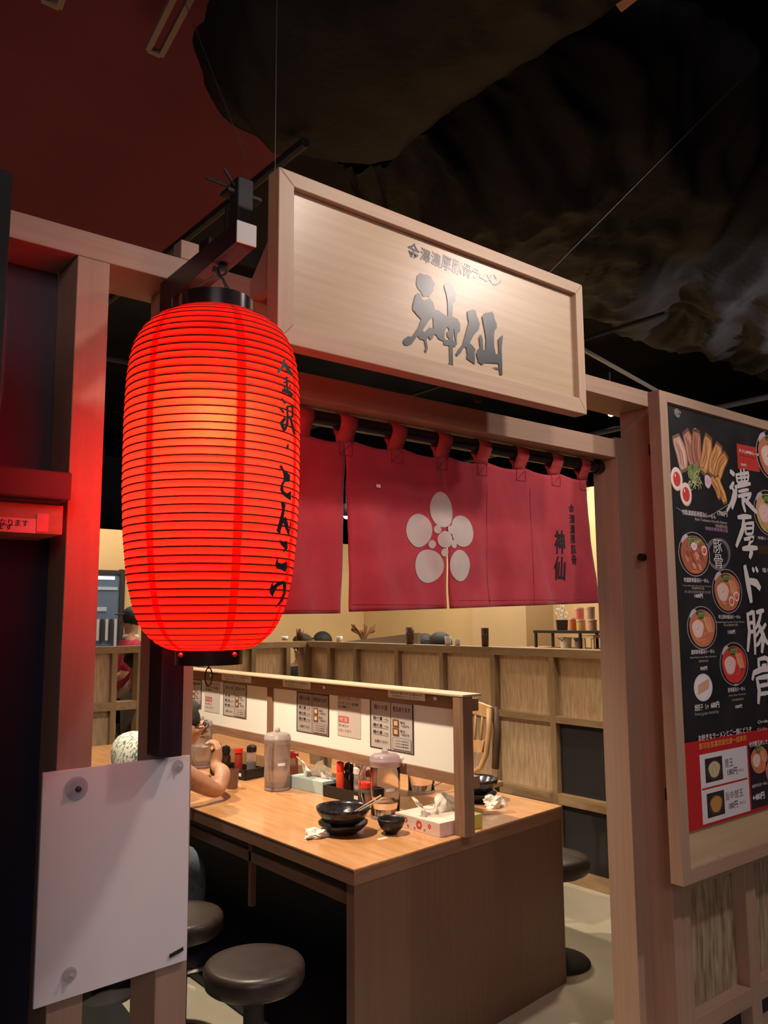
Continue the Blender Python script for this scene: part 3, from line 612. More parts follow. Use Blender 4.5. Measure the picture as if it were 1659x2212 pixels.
def bowl_pic(px, py, hh, soup, eggs=0, meat='slice', white_plate=False):
    c = pz(px, py); r_ = (pz(px, py-hh).z - pz(px, py+hh).z)/2; X, Z = c.x, c.z; ASP[:] = [X, 1.32]; LAY[0] = 0
    disc(X, Z, r_*1.0, r_*1.02, (0.45, 0.40, 0.42)); disc(X, Z, r_*.965, r_*.985, (0.02, 0.018, 0.02))
    disc(X-r_*.55, Z+r_*.62, r_*.2, r_*.28, (0.5, 0.47, 0.55), 0, ang=-.6); disc(X+.01*r_, Z-.02*r_, r_*.86, r_*.88, soup, .02)
    for k in range(14):
        a = rnd.uniform(0, 6.28); q_ = rnd.uniform(.2, .75)*r_; cc = tuple(min(1, s_*rnd.uniform(.5, 1.7)) for s_ in soup)
        strokep([(X+q_*math.cos(a+t*.25), Z+q_*math.sin(a+t*.25)-.1*r_) for t in range(4)], r_*.045, cc)
    disc(X-.05*r_, Z+.62*r_, r_*.3, r_*.2, (0.06, 0.10, 0.03), .15); 
    for k in range(5): strokep([(X-.25*r_+k*.1*r_, Z+.5*r_), (X-.2*r_+k*.1*r_, Z+.66*r_), (X-.1*r_+k*.1*r_, Z+.72*r_)], r_*.02, (0.35, 0.42, 0.15))
    if meat == 'slice':
        disc(X-.3*r_, Z-.05*r_, r_*.40, r_*.44, (0.62, 0.30, 0.20), .05); disc(X-.3*r_, Z-.03*r_, r_*.37, r_*.41, (0.80, 0.55, 0.50), .05)
        disc(X-.3*r_, Z-.05*r_, r_*.12, r_*.13, (0.85, 0.66, 0.60), .1); strokep([(X-.35*r_, Z-.1*r_), (X-.28*r_, Z-.02*r_), (X-.26*r_, Z+.04*r_)], r_*.025, (0.5, 0.2, 0.15))
        for k in range(3): strokep([(X+(.15+.15*k)*r_, Z+.5*r_), (X+(.28+.15*k)*r_, Z+.1*r_), (X+(.42+.12*k)*r_, Z-.22*r_)], r_*.07, (0.72, 0.38-.05*k, 0.17))
    else:
        for k in range(26):
            a = rnd.uniform(2.9, 6.5); q_ = rnd.uniform(.05, .75)*r_; cc = rnd.choice([(0.45, 0.15, 0.09), (0.60, 0.24, 0.16), (0.30, 0.09, 0.05), (0.68, 0.33, 0.22)])
            x_, z_ = X+q_*math.cos(a), Z+q_*math.sin(a)+.1*r_; strokep([(x_, z_), (x_+.1*r_, z_-.14*r_), (x_+.13*r_, z_-.26*r_)], r_*.08, cc)
        for k in range(16): strokep([(X+rnd.uniform(-.45, .5)*r_, Z+rnd.uniform(.25, .8)*r_), (X+rnd.uniform(-.35, .5)*r_, Z+rnd.uniform(.3, .9)*r_)], r_*.03, rnd.choice([(0.25, 0.32, 0.10), (0.45, 0.5, 0.25), (0.12, 0.16, 0.05)]))
        disc(X-.02*r_, Z+.36*r_, r_*.19, r_*.19, (0.80, 0.60, 0.66), .07); disc(X-.02*r_, Z+.36*r_, r_*.07, r_*.07, (0.75, 0.40, 0.52), .1)
    for e_ in range(eggs):
        ex, ez = X+(.24+.36*e_)*r_, Z+(-.45+.22*e_)*r_
        if meat != 'slice': ex, ez = X+.62*r_, Z+.2*r_
        disc(ex, ez, r_*.18, r_*.23, (0.80, 0.72, 0.68), .03); disc(ex, ez-.01*r_, r_*.125, r_*.15, (0.75, 0.10, 0.05), .03); disc(ex-.03*r_, ez+.04*r_, r_*.03, r_*.04, (0.9, .5, .35))
    ASP[:] = [0.0, 1.0]
TL_ = [4]
def ptext(t, px0, py0, px1, py1, col=PW, bold=0.008):   # box given by its left-top and right-bottom pixels
    LAY[0] = TL_[0]; a = pz(px0, py0); b = pz(px1, py1); z0 = min(a.z, b.z)
    zt = pz(px0, py0).z; zb = pz(px0, py1).z
    text(pr, t, pfn, a.x, zb, b.x - a.x, zt - zb, bold, col)
# big meat dish, top left
c = pz(1512, 1050)
for (px0, py0, px1, py1, w0, col) in ((1462, 945, 1479, 1012, .030, (0.58, 0.36, 0.28)), (1482, 936, 1501, 1008, .029, (0.50, 0.25, 0.18)), (1503, 934, 1507, 1010, .029, (0.44, 0.19, 0.13)), (1531, 948, 1519, 1018, .029, (0.66, 0.33, 0.15)),
        (1552, 964, 1536, 1022, .028, (0.72, 0.36, 0.14)), (1566, 984, 1546, 1034, .024, (0.70, 0.32, 0.12)), (1548, 1032, 1565, 1084, .019, (0.76, 0.38, 0.12)), (1537, 1030, 1555, 1074, .016, (0.66, 0.30, 0.12))):
    a, b = Vector(pz(px0, py0).xz), Vector(pz(px1, py1).xz); n_ = Vector((-(b-a).y, (b-a).x)).normalized()
    P4 = lambda o_, q0=0.0, q1=1.0: [tuple(a.lerp(b, q0+(q1-q0)*t) + n_*o_*w0 + n_*.004*math.sin(t*7+px0)) for t in (0, .12, .3, .5, .7, .88, 1)]
    strokep(P4(0, -.1, 1.1), w0*1.15, tuple(x_*.35 for x_ in col)); strokep(P4(0), w0, col)
    strokep(P4(.45, .1, .9), w0*.16, tuple(min(1, x_*1.4) for x_ in col)); strokep(P4(-.35, .08, .85), w0*.13, tuple(x_*.55 for x_ in col)); strokep(P4(.05, .2, .95), w0*.10, tuple(x_*.6 for x_ in col))
disc(pz(1498, 1022).x, pz(1498, 1022).z, .036, .034, (0.20, 0.26, 0.10), .1)
for k in range(26):
    p = pz(1498+rnd.uniform(-14, 16), 1022+rnd.uniform(-18, 26)); strokep([(p.x, p.z), (p.x+rnd.uniform(-.02, .02), p.z+rnd.uniform(-.02, .02)), (p.x+rnd.uniform(-.03, .03), p.z-.02)], .0022, rnd.choice([(0.42, 0.48, 0.22), (0.30, 0.36, 0.14), (0.55, 0.58, 0.33)]))
for px, py in ((1461, 1035), (1481, 1068)):
    p = pz(px, py); rx = .036; rz = .041
    disc(p.x, p.z, rx, rz, (0.60, 0.38, 0.25)); disc(p.x-.001, p.z+.002, rx*.94, rz*.93, (0.80, 0.72, 0.69)); disc(p.x, p.z, rx*.62, rz*.62, (0.62, 0.06, 0.05)); disc(p.x-.008, p.z+.012, rx*.1, rz*.16, (0.9, .6, .55))
p = pz(1528, 1040); disc(p.x, p.z, .022, .024, (0.74, 0.58, 0.66), .06, ph=1); disc(p.x, p.z, .009, .010, (0.70, 0.45, 0.56), .2)
a, b = pz(1460, 1100), pz(1590, 1085); strokep([(a.x, a.z+.006), (a.x+.06, a.z-.014), (a.x+.2, a.z-.012), (b.x, b.z+.01), (b.x+.01, b.z+.035)], .0012, (0.45, 0.4, 0.45))
ptext('特製濃厚豚骨醤油らーめん', 1473, 1100, 1546, 1112); ptext('1700円', 1549, 1102, 1571, 1114, bold=.03)
ptext('Rich Tonkotsu Noodle Ramen', 1501, 1118, 1570, 1124, (0.5, .46, .48), .01); ptext('特製濃厚拉面', 1545, 1132, 1571, 1139, (0.5, .4, .25), .01); ptext('特制浓厚猪骨拉面', 1523, 1137, 1572, 1145, (0.45, .25, .45), .01)
# emblem: ring with 豚骨
p = pz(1552, 1196); LAY[0] = 0; ASP[:] = [p.x, 1.25]; vv = []; ff = []; n = 40
for i in range(n):
    t = 2*math.pi*i/n; g_ = .055 + .004*math.sin(2*t+1); k = .0065 + .002*math.sin(t*3)
    vv += [pfn(p.x + (g_+k)*math.cos(t), p.z + (g_+k)*.98*math.sin(t)), pfn(p.x + (g_-k)*math.cos(t), p.z + (g_-k)*.98*math.sin(t))]
pr.add(vv, [(2*i, 2*i+1, (2*i+3) % (2*n), (2*i+2) % (2*n)) for i in range(n)], (0.17, 0.16, 0.165)); ASP[:] = [0.0, 1.0]
LAY[0] += 1; vtext(pr, '豚骨', pfn, pz(1541, 1190).x, pz(1541, 1163).z, pz(1560, 1190).x-pz(1541, 1190).x, pz(1541, 1163).z-pz(1541, 1228).z, 0, PW)
bowl_pic(1500, 1197, 47, (0.42, 0.13, 0.07), 1, 'mince'); bowl_pic(1571, 1277, 47, (0.50, 0.17, 0.08), 2); bowl_pic(1517, 1356, 46, (0.52, 0.18, 0.10)); bowl_pic(1586, 1434, 46, (0.62, 0.05, 0.05))
ptext('肉盛豚骨醤油らーめん', 1477, 1247, 1531, 1257); ptext('Pork Noodle Soy Sauce Ramen', 1475, 1263, 1536, 1267, (.42, .38, .4), .01); ptext('肉盛豚骨拉面', 1494, 1268, 1521, 1273, (.42, .34, .2), .01); ptext('叉烧浓厚猪骨拉面', 1478, 1275, 1535, 1281, (.35, .3, .33), 0); ptext('1400円', 1500, 1282, 1518, 1292, bold=.03)
ptext('味玉豚骨醤油らーめん', 1552, 1328, 1600, 1337); ptext('Boiled Egg Noodle Soup Ramen', 1547, 1342, 1608, 1347, (.42, .38, .4), .01); ptext('味玉豚骨拉面', 1563, 1348, 1594, 1353, (.42, .34, .2), .01); ptext('1150円', 1572, 1361, 1588, 1370, bold=.03)
ptext('濃厚豚骨醤油らーめん', 1492, 1404, 1544, 1414); ptext('Rich Pork Soy Base Ramen', 1491, 1419, 1547, 1424, (.42, .38, .4), .01); ptext('濃厚豚骨拉面', 1509, 1426, 1530, 1431, (.42, .34, .2), .01); ptext('950円', 1512, 1440, 1528, 1449, bold=.03)
LAY[0] = 0; p = pz(1519, 1485); ASP[:] = [p.x, 1.25]; rr_ = (pz(1519, 1455).z - pz(1519, 1515).z)/2; disc(p.x, p.z, rr_*1.02, rr_, (0.70, 0.66, 0.70)); disc(p.x, p.z, rr_*.8, rr_*.8, (0.74, 0.71, 0.74))
for k in range(5):
    x_, z_ = p.x + (-.5+.24*k)*rr_, p.z + (-.18+.08*k)*rr_
    strokep([(x_-.02*rr_, z_-.3*rr_), (x_+.05*rr_, z_), (x_+.1*rr_, z_+.42*rr_)], rr_*.14, (0.60, 0.28, 0.15)); strokep([(x_, z_-.25*rr_), (x_+.05*rr_, z_), (x_+.12*rr_, z_+.35*rr_)], rr_*.06, (0.70, 0.45, 0.33))
ASP[:] = [0.0, 1.0]
ptext('焼餃子', 1500, 1522, 1519, 1537); ptext('5ヶ', 1523, 1522, 1532, 1533); ptext('680円', 1535, 1517, 1554, 1531, bold=.03); ptext('Fried gyoza dumpling', 1501, 1540, 1553, 1549, (.32, .3, .32), .01)
ptext('赤旨', 1586, 1477, 1594, 1482); ptext('豚骨醤油らーめん', 1572, 1486, 1610, 1496); ptext('Hot Soy Ramen', 1574, 1501, 1611, 1506, (.42, .38, .4), .01); ptext('旨辛豚骨拉面', 1581, 1510, 1606, 1515, (.42, .34, .2), .01); ptext('1080円', 1588, 1523, 1603, 1531, bold=.03)
# big brush column
def brush(ox, oy, sc_, strokes):
    for pts, w0 in strokes:
        P_ = [Vector(pz(ox + a/sc_, oy + b/sc_).xz) for a, b in pts]; out_ = []
        for a, b in zip(P_, P_[1:]): out_ += [tuple(a.lerp(b, t)) for t in (0, .25, .5, .75)]
        strokep(out_ + [tuple(P_[-1])], w0, PW)
LAY[0] = 90
brush(1420, 860, 5.82, [([(905, 918), (965, 965)], .010), ([(955, 1055), (930, 1105), (902, 1135)], .009), ([(925, 1110), (960, 1180), (930, 1300), (865, 1425)], .009),
    ([(985, 965), (1000, 1065)], .007), ([(975, 965), (1140, 940), (1130, 1045)], .007), ([(1000, 1065), (1130, 1045)], .006), ([(1040, 890), (1052, 1050)], .007), ([(1078, 885), (1092, 1045)], .007), ([(1000, 1010), (1132, 990)], .005),
    ([(965, 1120), (1060, 1095), (1165, 1075)], .009), ([(985, 1110), (975, 1240), (930, 1395)], .010), ([(1010, 1175), (1140, 1150)], .007), ([(1005, 1235), (1175, 1200)], .008), ([(1062, 1235), (1070, 1330), (1100, 1435)], .010), ([(1075, 1265), (1150, 1340), (1245, 1445)], .011), ([(1165, 1225), (1110, 1295)], .007),
    ([(1000, 1500), (1090, 1490), (1175, 1495)], .010), ([(1080, 1500), (1065, 1650), (982, 1870)], .012), ([(1095, 1575), (1105, 1715)], .007), ([(1095, 1580), (1200, 1570), (1190, 1705)], .007), ([(1102, 1642), (1192, 1632)], .006), ([(1105, 1712), (1190, 1705)], .006),
    ([(1080, 1775), (1205, 1755), (1140, 1835)], .009), ([(1140, 1830), (1175, 1940), (1150, 2015)], .012), ([(1058, 1895), (1150, 1885), (1252, 1885)], .011)])
brush(1420, 1140, 5.268, [([(985, 425), (1025, 640), (1062, 855)], .016), ([(1030, 600), (1120, 630), (1165, 700)], .015), ([(1072, 455), (1095, 505)], .008), ([(1108, 448), (1138, 505)], .008),
    ([(1015, 965), (1040, 1180), (1020, 1410)], .011), ([(1025, 985), (1085, 955), (1100, 1230), (1105, 1445)], .010), ([(1040, 1085), (1095, 1072)], .007), ([(1042, 1190), (1098, 1175)], .007),
    ([(1115, 965), (1205, 940)], .009), ([(1175, 950), (1150, 1060), (1112, 1150)], .009), ([(1135, 1080), (1200, 1230), (1180, 1425)], .013), ([(1165, 1150), (1112, 1240)], .007), ([(1185, 1220), (1150, 1310), (1115, 1345)], .008), ([(1228, 1090), (1180, 1165)], .008), ([(1180, 1170), (1215, 1270), (1262, 1335)], .010),
    ([(1130, 1500), (1215, 1480), (1255, 1500), (1250, 1600)], .009), ([(1140, 1500), (1150, 1620)], .009), ([(1180, 1570), (1235, 1560)], .007), ([(1070, 1735), (1090, 1650), (1180, 1610), (1310, 1600), (1300, 1680)], .011),
    ([(1120, 1700), (1150, 1850), (1140, 2005)], .012), ([(1135, 1710), (1255, 1690), (1270, 1850), (1265, 2000)], .011), ([(1150, 1800), (1258, 1780)], .008), ([(1150, 1895), (1260, 1875)], .008)])
# red label and bowls at the right edge
LAY[0] = 0; q = [pz(1591, 958), pz(1594, 1012), pz(1641, 1020), pz(1640, 968)]; pr.add([pfn(v.x, v.z) for v in q], [(0, 1, 2, 3)], (0.55, 0.05, 0.04))
ptext('麺大盛特製らーめん', 1596, 969, 1644, 976, PW, .03); ptext('Extra Large', 1598, 980, 1630, 985, (.12, .02, .02), .01); ptext('950円', 1600, 1000, 1612, 1006, PW, .03)
bowl_pic(1668, 985, 52, (0.5, .2, .1), 1); bowl_pic(1660, 1108, 48, (0.60, .36, .18)); bowl_pic(1700, 1380, 46, (0.55, .1, .06))
ptext('味噌らーめん', 1637, 1158, 1672, 1165); rect(pz(1638, 1180).x, PX1, pz(1638, 1196).z, pz(1638, 1178).z, (0.055, .035, .02)); ptext('950円', 1648, 1184, 1672, 1191); ptext('塩らーめん', 1646, 1226, 1690, 1236)
p = pz(1502, 930); rect(p.x-.007, p.x+.006, p.z-.008, p.z+.008, (.75, .75, .78))
pr.build('print', printm, po)
# red lower sheet
sh = tag(empty('offer_sheet', (2.85, YP-0.006, 0.825)), 'red and white side order sheet covering the foot of the black menu poster', 'poster')
def pz(px, py): return at(px, py, YP-0.006)
YQ = YP - 0.0062
def pfn(u, v): return (ASP[0] + (u-ASP[0])*ASP[1], YQ - 0.0003 - LAY[0]*0.00002, v)
Z0 = pz(1520, 1788).z
MB().box((PX0+.001, YQ, Z0), (PX1, YQ+.001, ZR)).build('sheet', mat('sheet_red', (0.46, 0.02, 0.025), 0.4), sh)
pr = MB(); LAY[0] = 0
def R2(px0, px1, py0, py1, col):   # vertical extent from the left edge
    rect(pz(px0, py0).x, pz(px1, py0).x, pz(px0, py1).z, pz(px0, py0).z, col)
xl, xm, xr = pz(1511, 1640).x, pz(1613, 1620).x, pz(1616, 1620).x
zt_, zb_ = pz(1511, 1631).z, pz(1521, 1781).z
rect(xl, xm, zb_, zt_, (0.66, 0.63, 0.67)); zm = pz(1520, 1705).z; rect(xl+.006, xm-.008, zm-.003, zm+.003, (0.42, .02, .03))
rect(xr+.002, PX1-.01, zb_+.002, zt_, (0.03, 0.02, 0.025))
LAY[0] = 3
ptext('お好きなラーメンとご一緒にどうぞ', 1508, 1588, 1625, 1602, (.78, .7, .72), .015); ptext('您可在您喜欢的拉面一起享用', 1509, 1606, 1613, 1620, (.70, .30, .06), .02)
ptext('Order together', 1636, 1557, 1700, 1566, (.78, .7, .72), .01); ptext('Side menu', 1635, 1573, 1690, 1580, (.6, .25, .3), .01)
for zc_, cc, cc2 in ((pz(1545, 1661).z, (0.55, .46, .27), (.36, .32, .18)), (pz(1548, 1736).z, (0.50, .24, .07), (.40, .33, .16))):
    x0, x1 = pz(1523, 1660).x, pz(1560, 1650).x; h_ = .038; rect(x0, x1, zc_-h_, zc_+h_, (.035, .025, .02))
    disc((x0+x1)/2+.002, zc_-.002, (x1-x0)*.42, h_*.85, (.05, .045, .045)); disc((x0+x1)/2+.002, zc_, (x1-x0)*.33, h_*.68, cc, .05)
    for k in range(8): a = rnd.uniform(0, 6.28); strokep([((x0+x1)/2+.012*math.cos(a+t*.4), zc_+.014*math.sin(a+t*.4)) for t in range(4)], .0015, cc2)
ptext('替玉', 1565, 1640, 1584, 1659, (.03, .03, .035), .0); ptext('180円', 1571, 1661, 1593, 1677, (.03, .03, .035), .02); ptext('(税込)', 1594, 1661, 1607, 1669, (.1, .1, .1), 0)
ptext('旨辛替玉', 1567, 1712, 1606, 1730, (.03, .03, .035), .0); ptext('180円', 1574, 1734, 1594, 1750, (.03, .03, .035), .02); ptext('(税込)', 1596, 1732, 1611, 1740, (.1, .1, .1), 0)
bowl_pic(1640, 1640, 34, (.55, .2, .12)); bowl_pic(1680, 1660, 50, (.55, .2, .12))
TL_[0] = 100
ptext('味付豚玉めしセット', 1617, 1603, 1668, 1615, PW, .02); ptext('+480円', 1624, 1716, 1651, 1732, PW, .035); ptext('お好きならーめん', 1623, 1695, 1657, 1703, PW, .01)
pr.build('print', printm, sh)
suction_cup(1462, 893, YP-0.001, 0.017, 'clear suction cup pressed on the top left corner of the black menu poster')
suction_cup(1552, 1858, 1.5115, 0.014, 'clear suction cup on the bare wood below the red offer sheet')

# ================================================================ black wrapped ducts and ceiling gear
plast = noisy('black_duct_wrap', (0.010, 0.009, 0.011), (0.019, 0.017, 0.020), (3, 3, 3), 0.62, 6, 0.5, (14, 14, 14), dist=0.015, spec=0.18)
def duct(name, label, p0, p1, rx, rz, seed, amp, nu=150, nv=56):
    p0, p1 = Vector(p0), Vector(p1); ax = (p1-p0).normalized(); sd = ax.cross(Vector((0, 0, 1))).normalized(); v = []; f = []
    for i in range(nu+1):
        s_ = i/nu; c = p0.lerp(p1, s_)
        for j in range(nv):
            t = 2*math.pi*j/nv; d = sd*math.cos(t)*rx + Vector((0, 0, 1))*math.sin(t)*rz
            q = c + d; wv = noise.noise(q*0.9 + Vector((seed, 0, 0)))
            a_, b_ = q.x*.80 + q.y*.60 + wv*.5, -q.x*.60 + q.y*.80
            f1 = 1-abs(noise.noise(Vector((a_*1.1, b_*3.6, q.z*2+seed))))*2.4
            f2 = 1-abs(noise.noise(Vector((a_*3.0+9, b_*8.5, q.z*4+seed))))*2.2
            f3 = noise.fractal(q*7, 1.0, 2.0, 3)
            k = amp*(.62*f1 + .22*f2 + .03*f3 + .45*wv)
            env = 1 - 0.5*max(0, (0.06 - min(s_, 1-s_))/0.06)
            v.append(c + d*env + d.normalized()*k)
    for i in range(nu):
        for j in range(nv): f.append((i*nv+j, i*nv+(j+1) % nv, (i+1)*nv+(j+1) % nv, (i+1)*nv+j))
    f.append(tuple(range(nv))); f.append(tuple(nu*nv+j for j in range(nv))[::-1])
    o = MB().add(v, f).build(name, plast, loc=p0, smooth=True); return tag(o, label, 'duct')
duct('wrapped_duct', 'big overhead duct wrapped in crumpled black sheeting, running right above the shop sign', (2.0, 2.30, 3.62), (9.5, 2.30, 3.62), 0.80, 0.40, 1.3, 0.16, 520, 150)
duct('wrapped_duct', 'dim duct wrapped in black sheeting crossing the ceiling toward the viewer', (1.50, -1.2, 3.34), (1.50, 2.5, 3.34), 0.42, 0.18, 7.7, 0.055, 260, 100)
def rail(name, p, q, r_, lab, cat='pipe', m_=blackm): return tag(MB().tube([p, q], r_, 8).build(name, m_, loc=p), lab, cat)
rail('ceiling_pipe', (2.6, 3.3, 3.05), (9.0, 3.5, 3.05), 0.014, 'thin black pipe hanging just below the big wrapped duct')
rail('ceiling_pipe', (1.0, 4.6, 3.0), (9.0, 4.6, 3.0), 0.02, 'black pipe crossing the dining room ceiling')
rail('ceiling_track', (3.6, 2.2, 3.0), (3.6, 7.0, 3.0), 0.012, 'thin black lighting track running back over the aisle', 'light track')
rail('ceiling_track', (5.4, 2.4, 2.95), (5.4, 7.6, 2.95), 0.02, 'black lighting track over the far seats', 'light track')
rail('ceiling_track', (1.45, 2.2, 3.10), (1.45, 7.0, 3.10), 0.018, 'black lighting track above the shared table', 'light track')
# square black bars with pale worn edges below the duct at right
for i, (a, b) in enumerate((((3.2, 2.6, 2.93), (7.5, 3.6, 2.98)), ((4.0, 3.6, 2.95), (6.8, 2.7, 2.95)))):
    tag(MB().tube([a, b], 0.012, 4).build('ceiling_bar', mat('worn_black_metal', (0.07, 0.065, 0.06), 0.4), loc=a), ['black metal bar slanting away under the wrapped duct', 'black metal bar crossing the other bar under the duct'][i], 'bar')
# lamp frames on the ceiling, top left
def lamp_frame(cs, label):
    t = empty('ceiling_lamp_frame', cs[0], label, 'lamp frame'); g = mat('grey_frame_metal', (0.30, 0.22, 0.18), 0.6)
    for a, b in zip(cs, cs[1:] + cs[:1]): MB().tube([a, b], 0.014, 4).build('frame_bar', g, t)
z = 3.55; a, b, = atz(320, 105, z), atz(348, 118, z); d_ = (atz(372, 0, z) - atz(320, 105, z)); d_ = d_.normalized()*0.9
lamp_frame([a, b, b + d_, a + d_], 'empty grey rectangular lamp frame hanging from the ceiling at upper left')
a, b = atz(128, 14, z), atz(90, -4, z); lamp_frame([a, b, b + d_*.6, a + d_*.6], 'grey lamp frame corner cut off at the very top left')
# far high details top right
p = atz(1234, 6, 3.45); cl_ = empty('ceiling_spot', p, 'small grey ceiling spot lamp peeking in at the top edge', 'spot lamp')
MB().lathe([(0.0001, .0), (.022, .0), (.030, .012), (.032, .06), (.02, .09), (0.0001, .09)], p, 20).build('housing', mat('grey_housing', (0.35, 0.33, 0.34), .4), cl_, smooth=True)
MB().lathe([(0.0001, -.002), (.012, -.001), (.014, 0.002)], p, 12).build('lens', mat('dark_lens', (0.03, .03, .03), .1), cl_)
a, b, c, d = atz(1318, -6, 3.5), atz(1342, 27, 3.5), atz(1385, -6, 3.5), atz(1372, -30, 3.5)
pn = MB().slab([a, b, c, d], (0, 0, .02)).build('ceiling_panel', mat('tan_panel', (0.62, 0.36, 0.26), .6), loc=a); tag(pn, 'tan hanging panel corner at the top edge of the view', 'panel')

# visible spot lamps in the dining room
def room_lamp(p, label, aim=None, power=22, r_=0.035):
    t = empty('ceiling_light', p, label, 'spot lamp')
    MB().lathe([(r_*.9, .0), (r_*1.15, -.004), (r_*1.2, .09), (r_*.9, .12), (0.0001, .122)], p, 20).build('housing', blackm, t, smooth=True)
    MB().lathe([(0.0001, -0.001), (r_*.9, .001)], p, 20).ball(p, r_*.75).build('lens', mat('lamp_lens', (1, 1, 1), .3, emis=(1.0, .9, .75), estr=30), t, smooth=True)
    MB().tube([Vector(p)+Vector((0, 0, .12)), Vector(p)+Vector((0, 0, .35))], .008, 8).build('stem', blackm, t)
room_lamp(at(748, 1115, 6.4), 'bright spot lamp seen through the curtain slit')
room_lamp(at(1320, 893, 4.0), 'bright spot lamp seen over the lower beam by the right jamb')
room_lamp(at(1424, 1000, 3.4), 'bright bulb lamp seen in the gap beside the menu board', r_=0.03)
room_lamp((1.45, 2.75, 2.76), 'spot lamp above the near end of the shared table'); room_lamp((1.45, 4.3, 2.76), 'spot lamp above the far half of the shared table')

# ================================================================ lattice partitions inside
PXX, PT = 3.955, 1.31
def lattice(name, label, a, b, zmul, mull, panes, axis, top=1.345):
    t = empty(name, ((a[0]+b[0])/2, (a[1]+b[1])/2, 0), label, 'partition')
    T = 0.045
    def seg(u0, u1, z0, z1, nm, m_, d=T, bev=0.002):
        if axis == 'Y': part((a[0]-d, u0, z0), (a[0]+d, u1, z1), nm, m_, t, bev)
        else: part((u0, a[1]-d, z0), (u1, a[1]+d, z1), nm, m_, t, bev)
    lo, hi = (a[1], b[1]) if axis == 'Y' else (a[0], b[0])
    seg(lo, hi, PT-.05, PT, 'top_rail', latY, T); seg(lo, hi, 0, .07, 'base_rail', latY, T)
    for u in mull: seg(u-.02, u+.02, .07, PT-.05, 'mullion', latt)
    ms = sorted(mull)
    for u0, u1 in zip(ms, ms[1:]):
        for z0, z1 in zmul: seg(u0+.02, u1-.02, z0, z1, 'rail', latY)
        for (z0, z1, kind) in panes(u0, u1):
            if kind == 'glass': seg(u0+.02, u1-.02, z0, z1, 'glass_pane', tglass, .003, 0)
            elif kind == 'black': seg(u0+.02, u1-.02, z0, z1, 'black_panel', blackm, .006, 0)
    return t
MY = [1.85, 2.22, 2.73, 3.26, 3.74, 4.22, 4.70, 5.20, 5.55, 5.875]
def pn1(u0, u1):
    L_ = [(.92, PT-.05, 'glass')]
    L_ += [(.48, .88, 'glass' if u0 > 3.2 else 'black'), (.07, .42, 'black')]
    return L_
lattice('lattice_partition', 'wooden lattice partition with streaky glass running back along the right aisle', (PXX, 1.83), (PXX, 5.90), [(.88, .92), (.42, .48)], MY, pn1, 'Y')
def pn2(u0, u1):
    if u0 > 3.7 or 2.2 < u0 < 2.44: return [(.07, .42, 'black')]
    return [(.92, PT-.05, 'glass'), (.48, .88, 'glass'), (.07, .42, 'black')]
lattice('lattice_partition', 'wooden lattice partition closing the far side of the seating area', (1.6, 5.9), (3.90, 5.9), [(.86, .92), (.42, .48)], [1.62, 2.10, 2.27, 2.46, 2.95, 3.40, 3.725, 3.895], pn2, 'X')
g1, g2, g3, g4 = atx(735, 1387, 4.35), atx(902, 1367, 4.35), atx(902, 1392, 4.35), atx(735, 1396, 4.35)
gs = MB().slab([g1, g2, g3, g4], (.03, 0, 0)).build('sloping_screen', mat('grey_laminate', (0.36, 0.31, 0.25), .6), loc=g4); tag(gs, 'low grey screen with a sloping top behind the lattice partition', 'screen')
stn = MB().box((4.33, g3.y-.02, 0), (4.40, g1.y+.02, g4.z)); stn.build('base_wall', latt, gs) if False else None
tag(stn.build('low_wall', mat('grey_laminate', (0.36, 0.31, 0.25), .6), loc=(4.36, g3.y, 0)), 'low wall carrying the grey sloping screen', 'wall', kind='structure')

# ================================================================ shared table
T = 0.705
tb = empty('shared_table', (2.27, 3.9, 0), 'long shared dining table with orange wood laminate top and brown end panel', 'table')
TL, TR_, TE = (1.657, 2.209), (2.872, 2.357), 5.35
def skewbox(z0, z1, ins=0, y1=TE, th=None):
    a = (TL[0]+ins, TL[1]+ins); b = (TR_[0]-ins, TR_[1]+ins)
    if th: return [(a[0], a[1], z0), (b[0], b[1], z0), (b[0], b[1]+th, z0), (a[0], a[1]+th, z0), (a[0], a[1], z1), (b[0], b[1], z1), (b[0], b[1]+th, z1), (a[0], a[1]+th, z1)]
    return [(a[0], a[1], z0), (b[0], b[1], z0), (b[0], y1, z0), (a[0], y1, z0), (a[0], a[1], z1), (b[0], b[1], z1), (b[0], y1, z1), (a[0], y1, z1)]
MB().hexa(skewbox(T-.006, T)).build('laminate_top', tabT, tb, bevel=0.001)
MB().hexa(skewbox(T-.052, T-.006, 0.001)).build('edge_band', tabE, tb, bevel=0.001)
MB().hexa(skewbox(0, T-.052, 0.004, th=.042)).build('end_panel', tabF, tb, bevel=0.001)
part((1.70, 2.28, .565), (1.725, 5.3, .605), 'apron', tabE, tb); part((2.81, 2.42, .565), (2.835, 5.3, .605), 'apron', tabE, tb)
for y in (2.95, 4.1, 5.2): part((1.70, y-.02, .0 if y > 5 else .40), (1.725, y+.0, .655), 'support', tabF, tb); part((2.81, y-.02, 0 if y > 5 else .4), (2.835, y, .655), 'support', tabF, tb)
part((2.22, 2.42, 0), (2.25, 5.3, .655), 'centre_panel', blackm, tb)
tag(MB().box((1.69, 2.36, 0.001), (2.84, 5.3, .008)).build('dark_floor_sheet', mat('under_table_shade', (.012, .012, .013), .95), loc=(2.2, 3.8, .001)), 'black sheet added for the deep shade under the shared table', 'shade sheet')  # black sheet stands in for the shade on the floor under the table
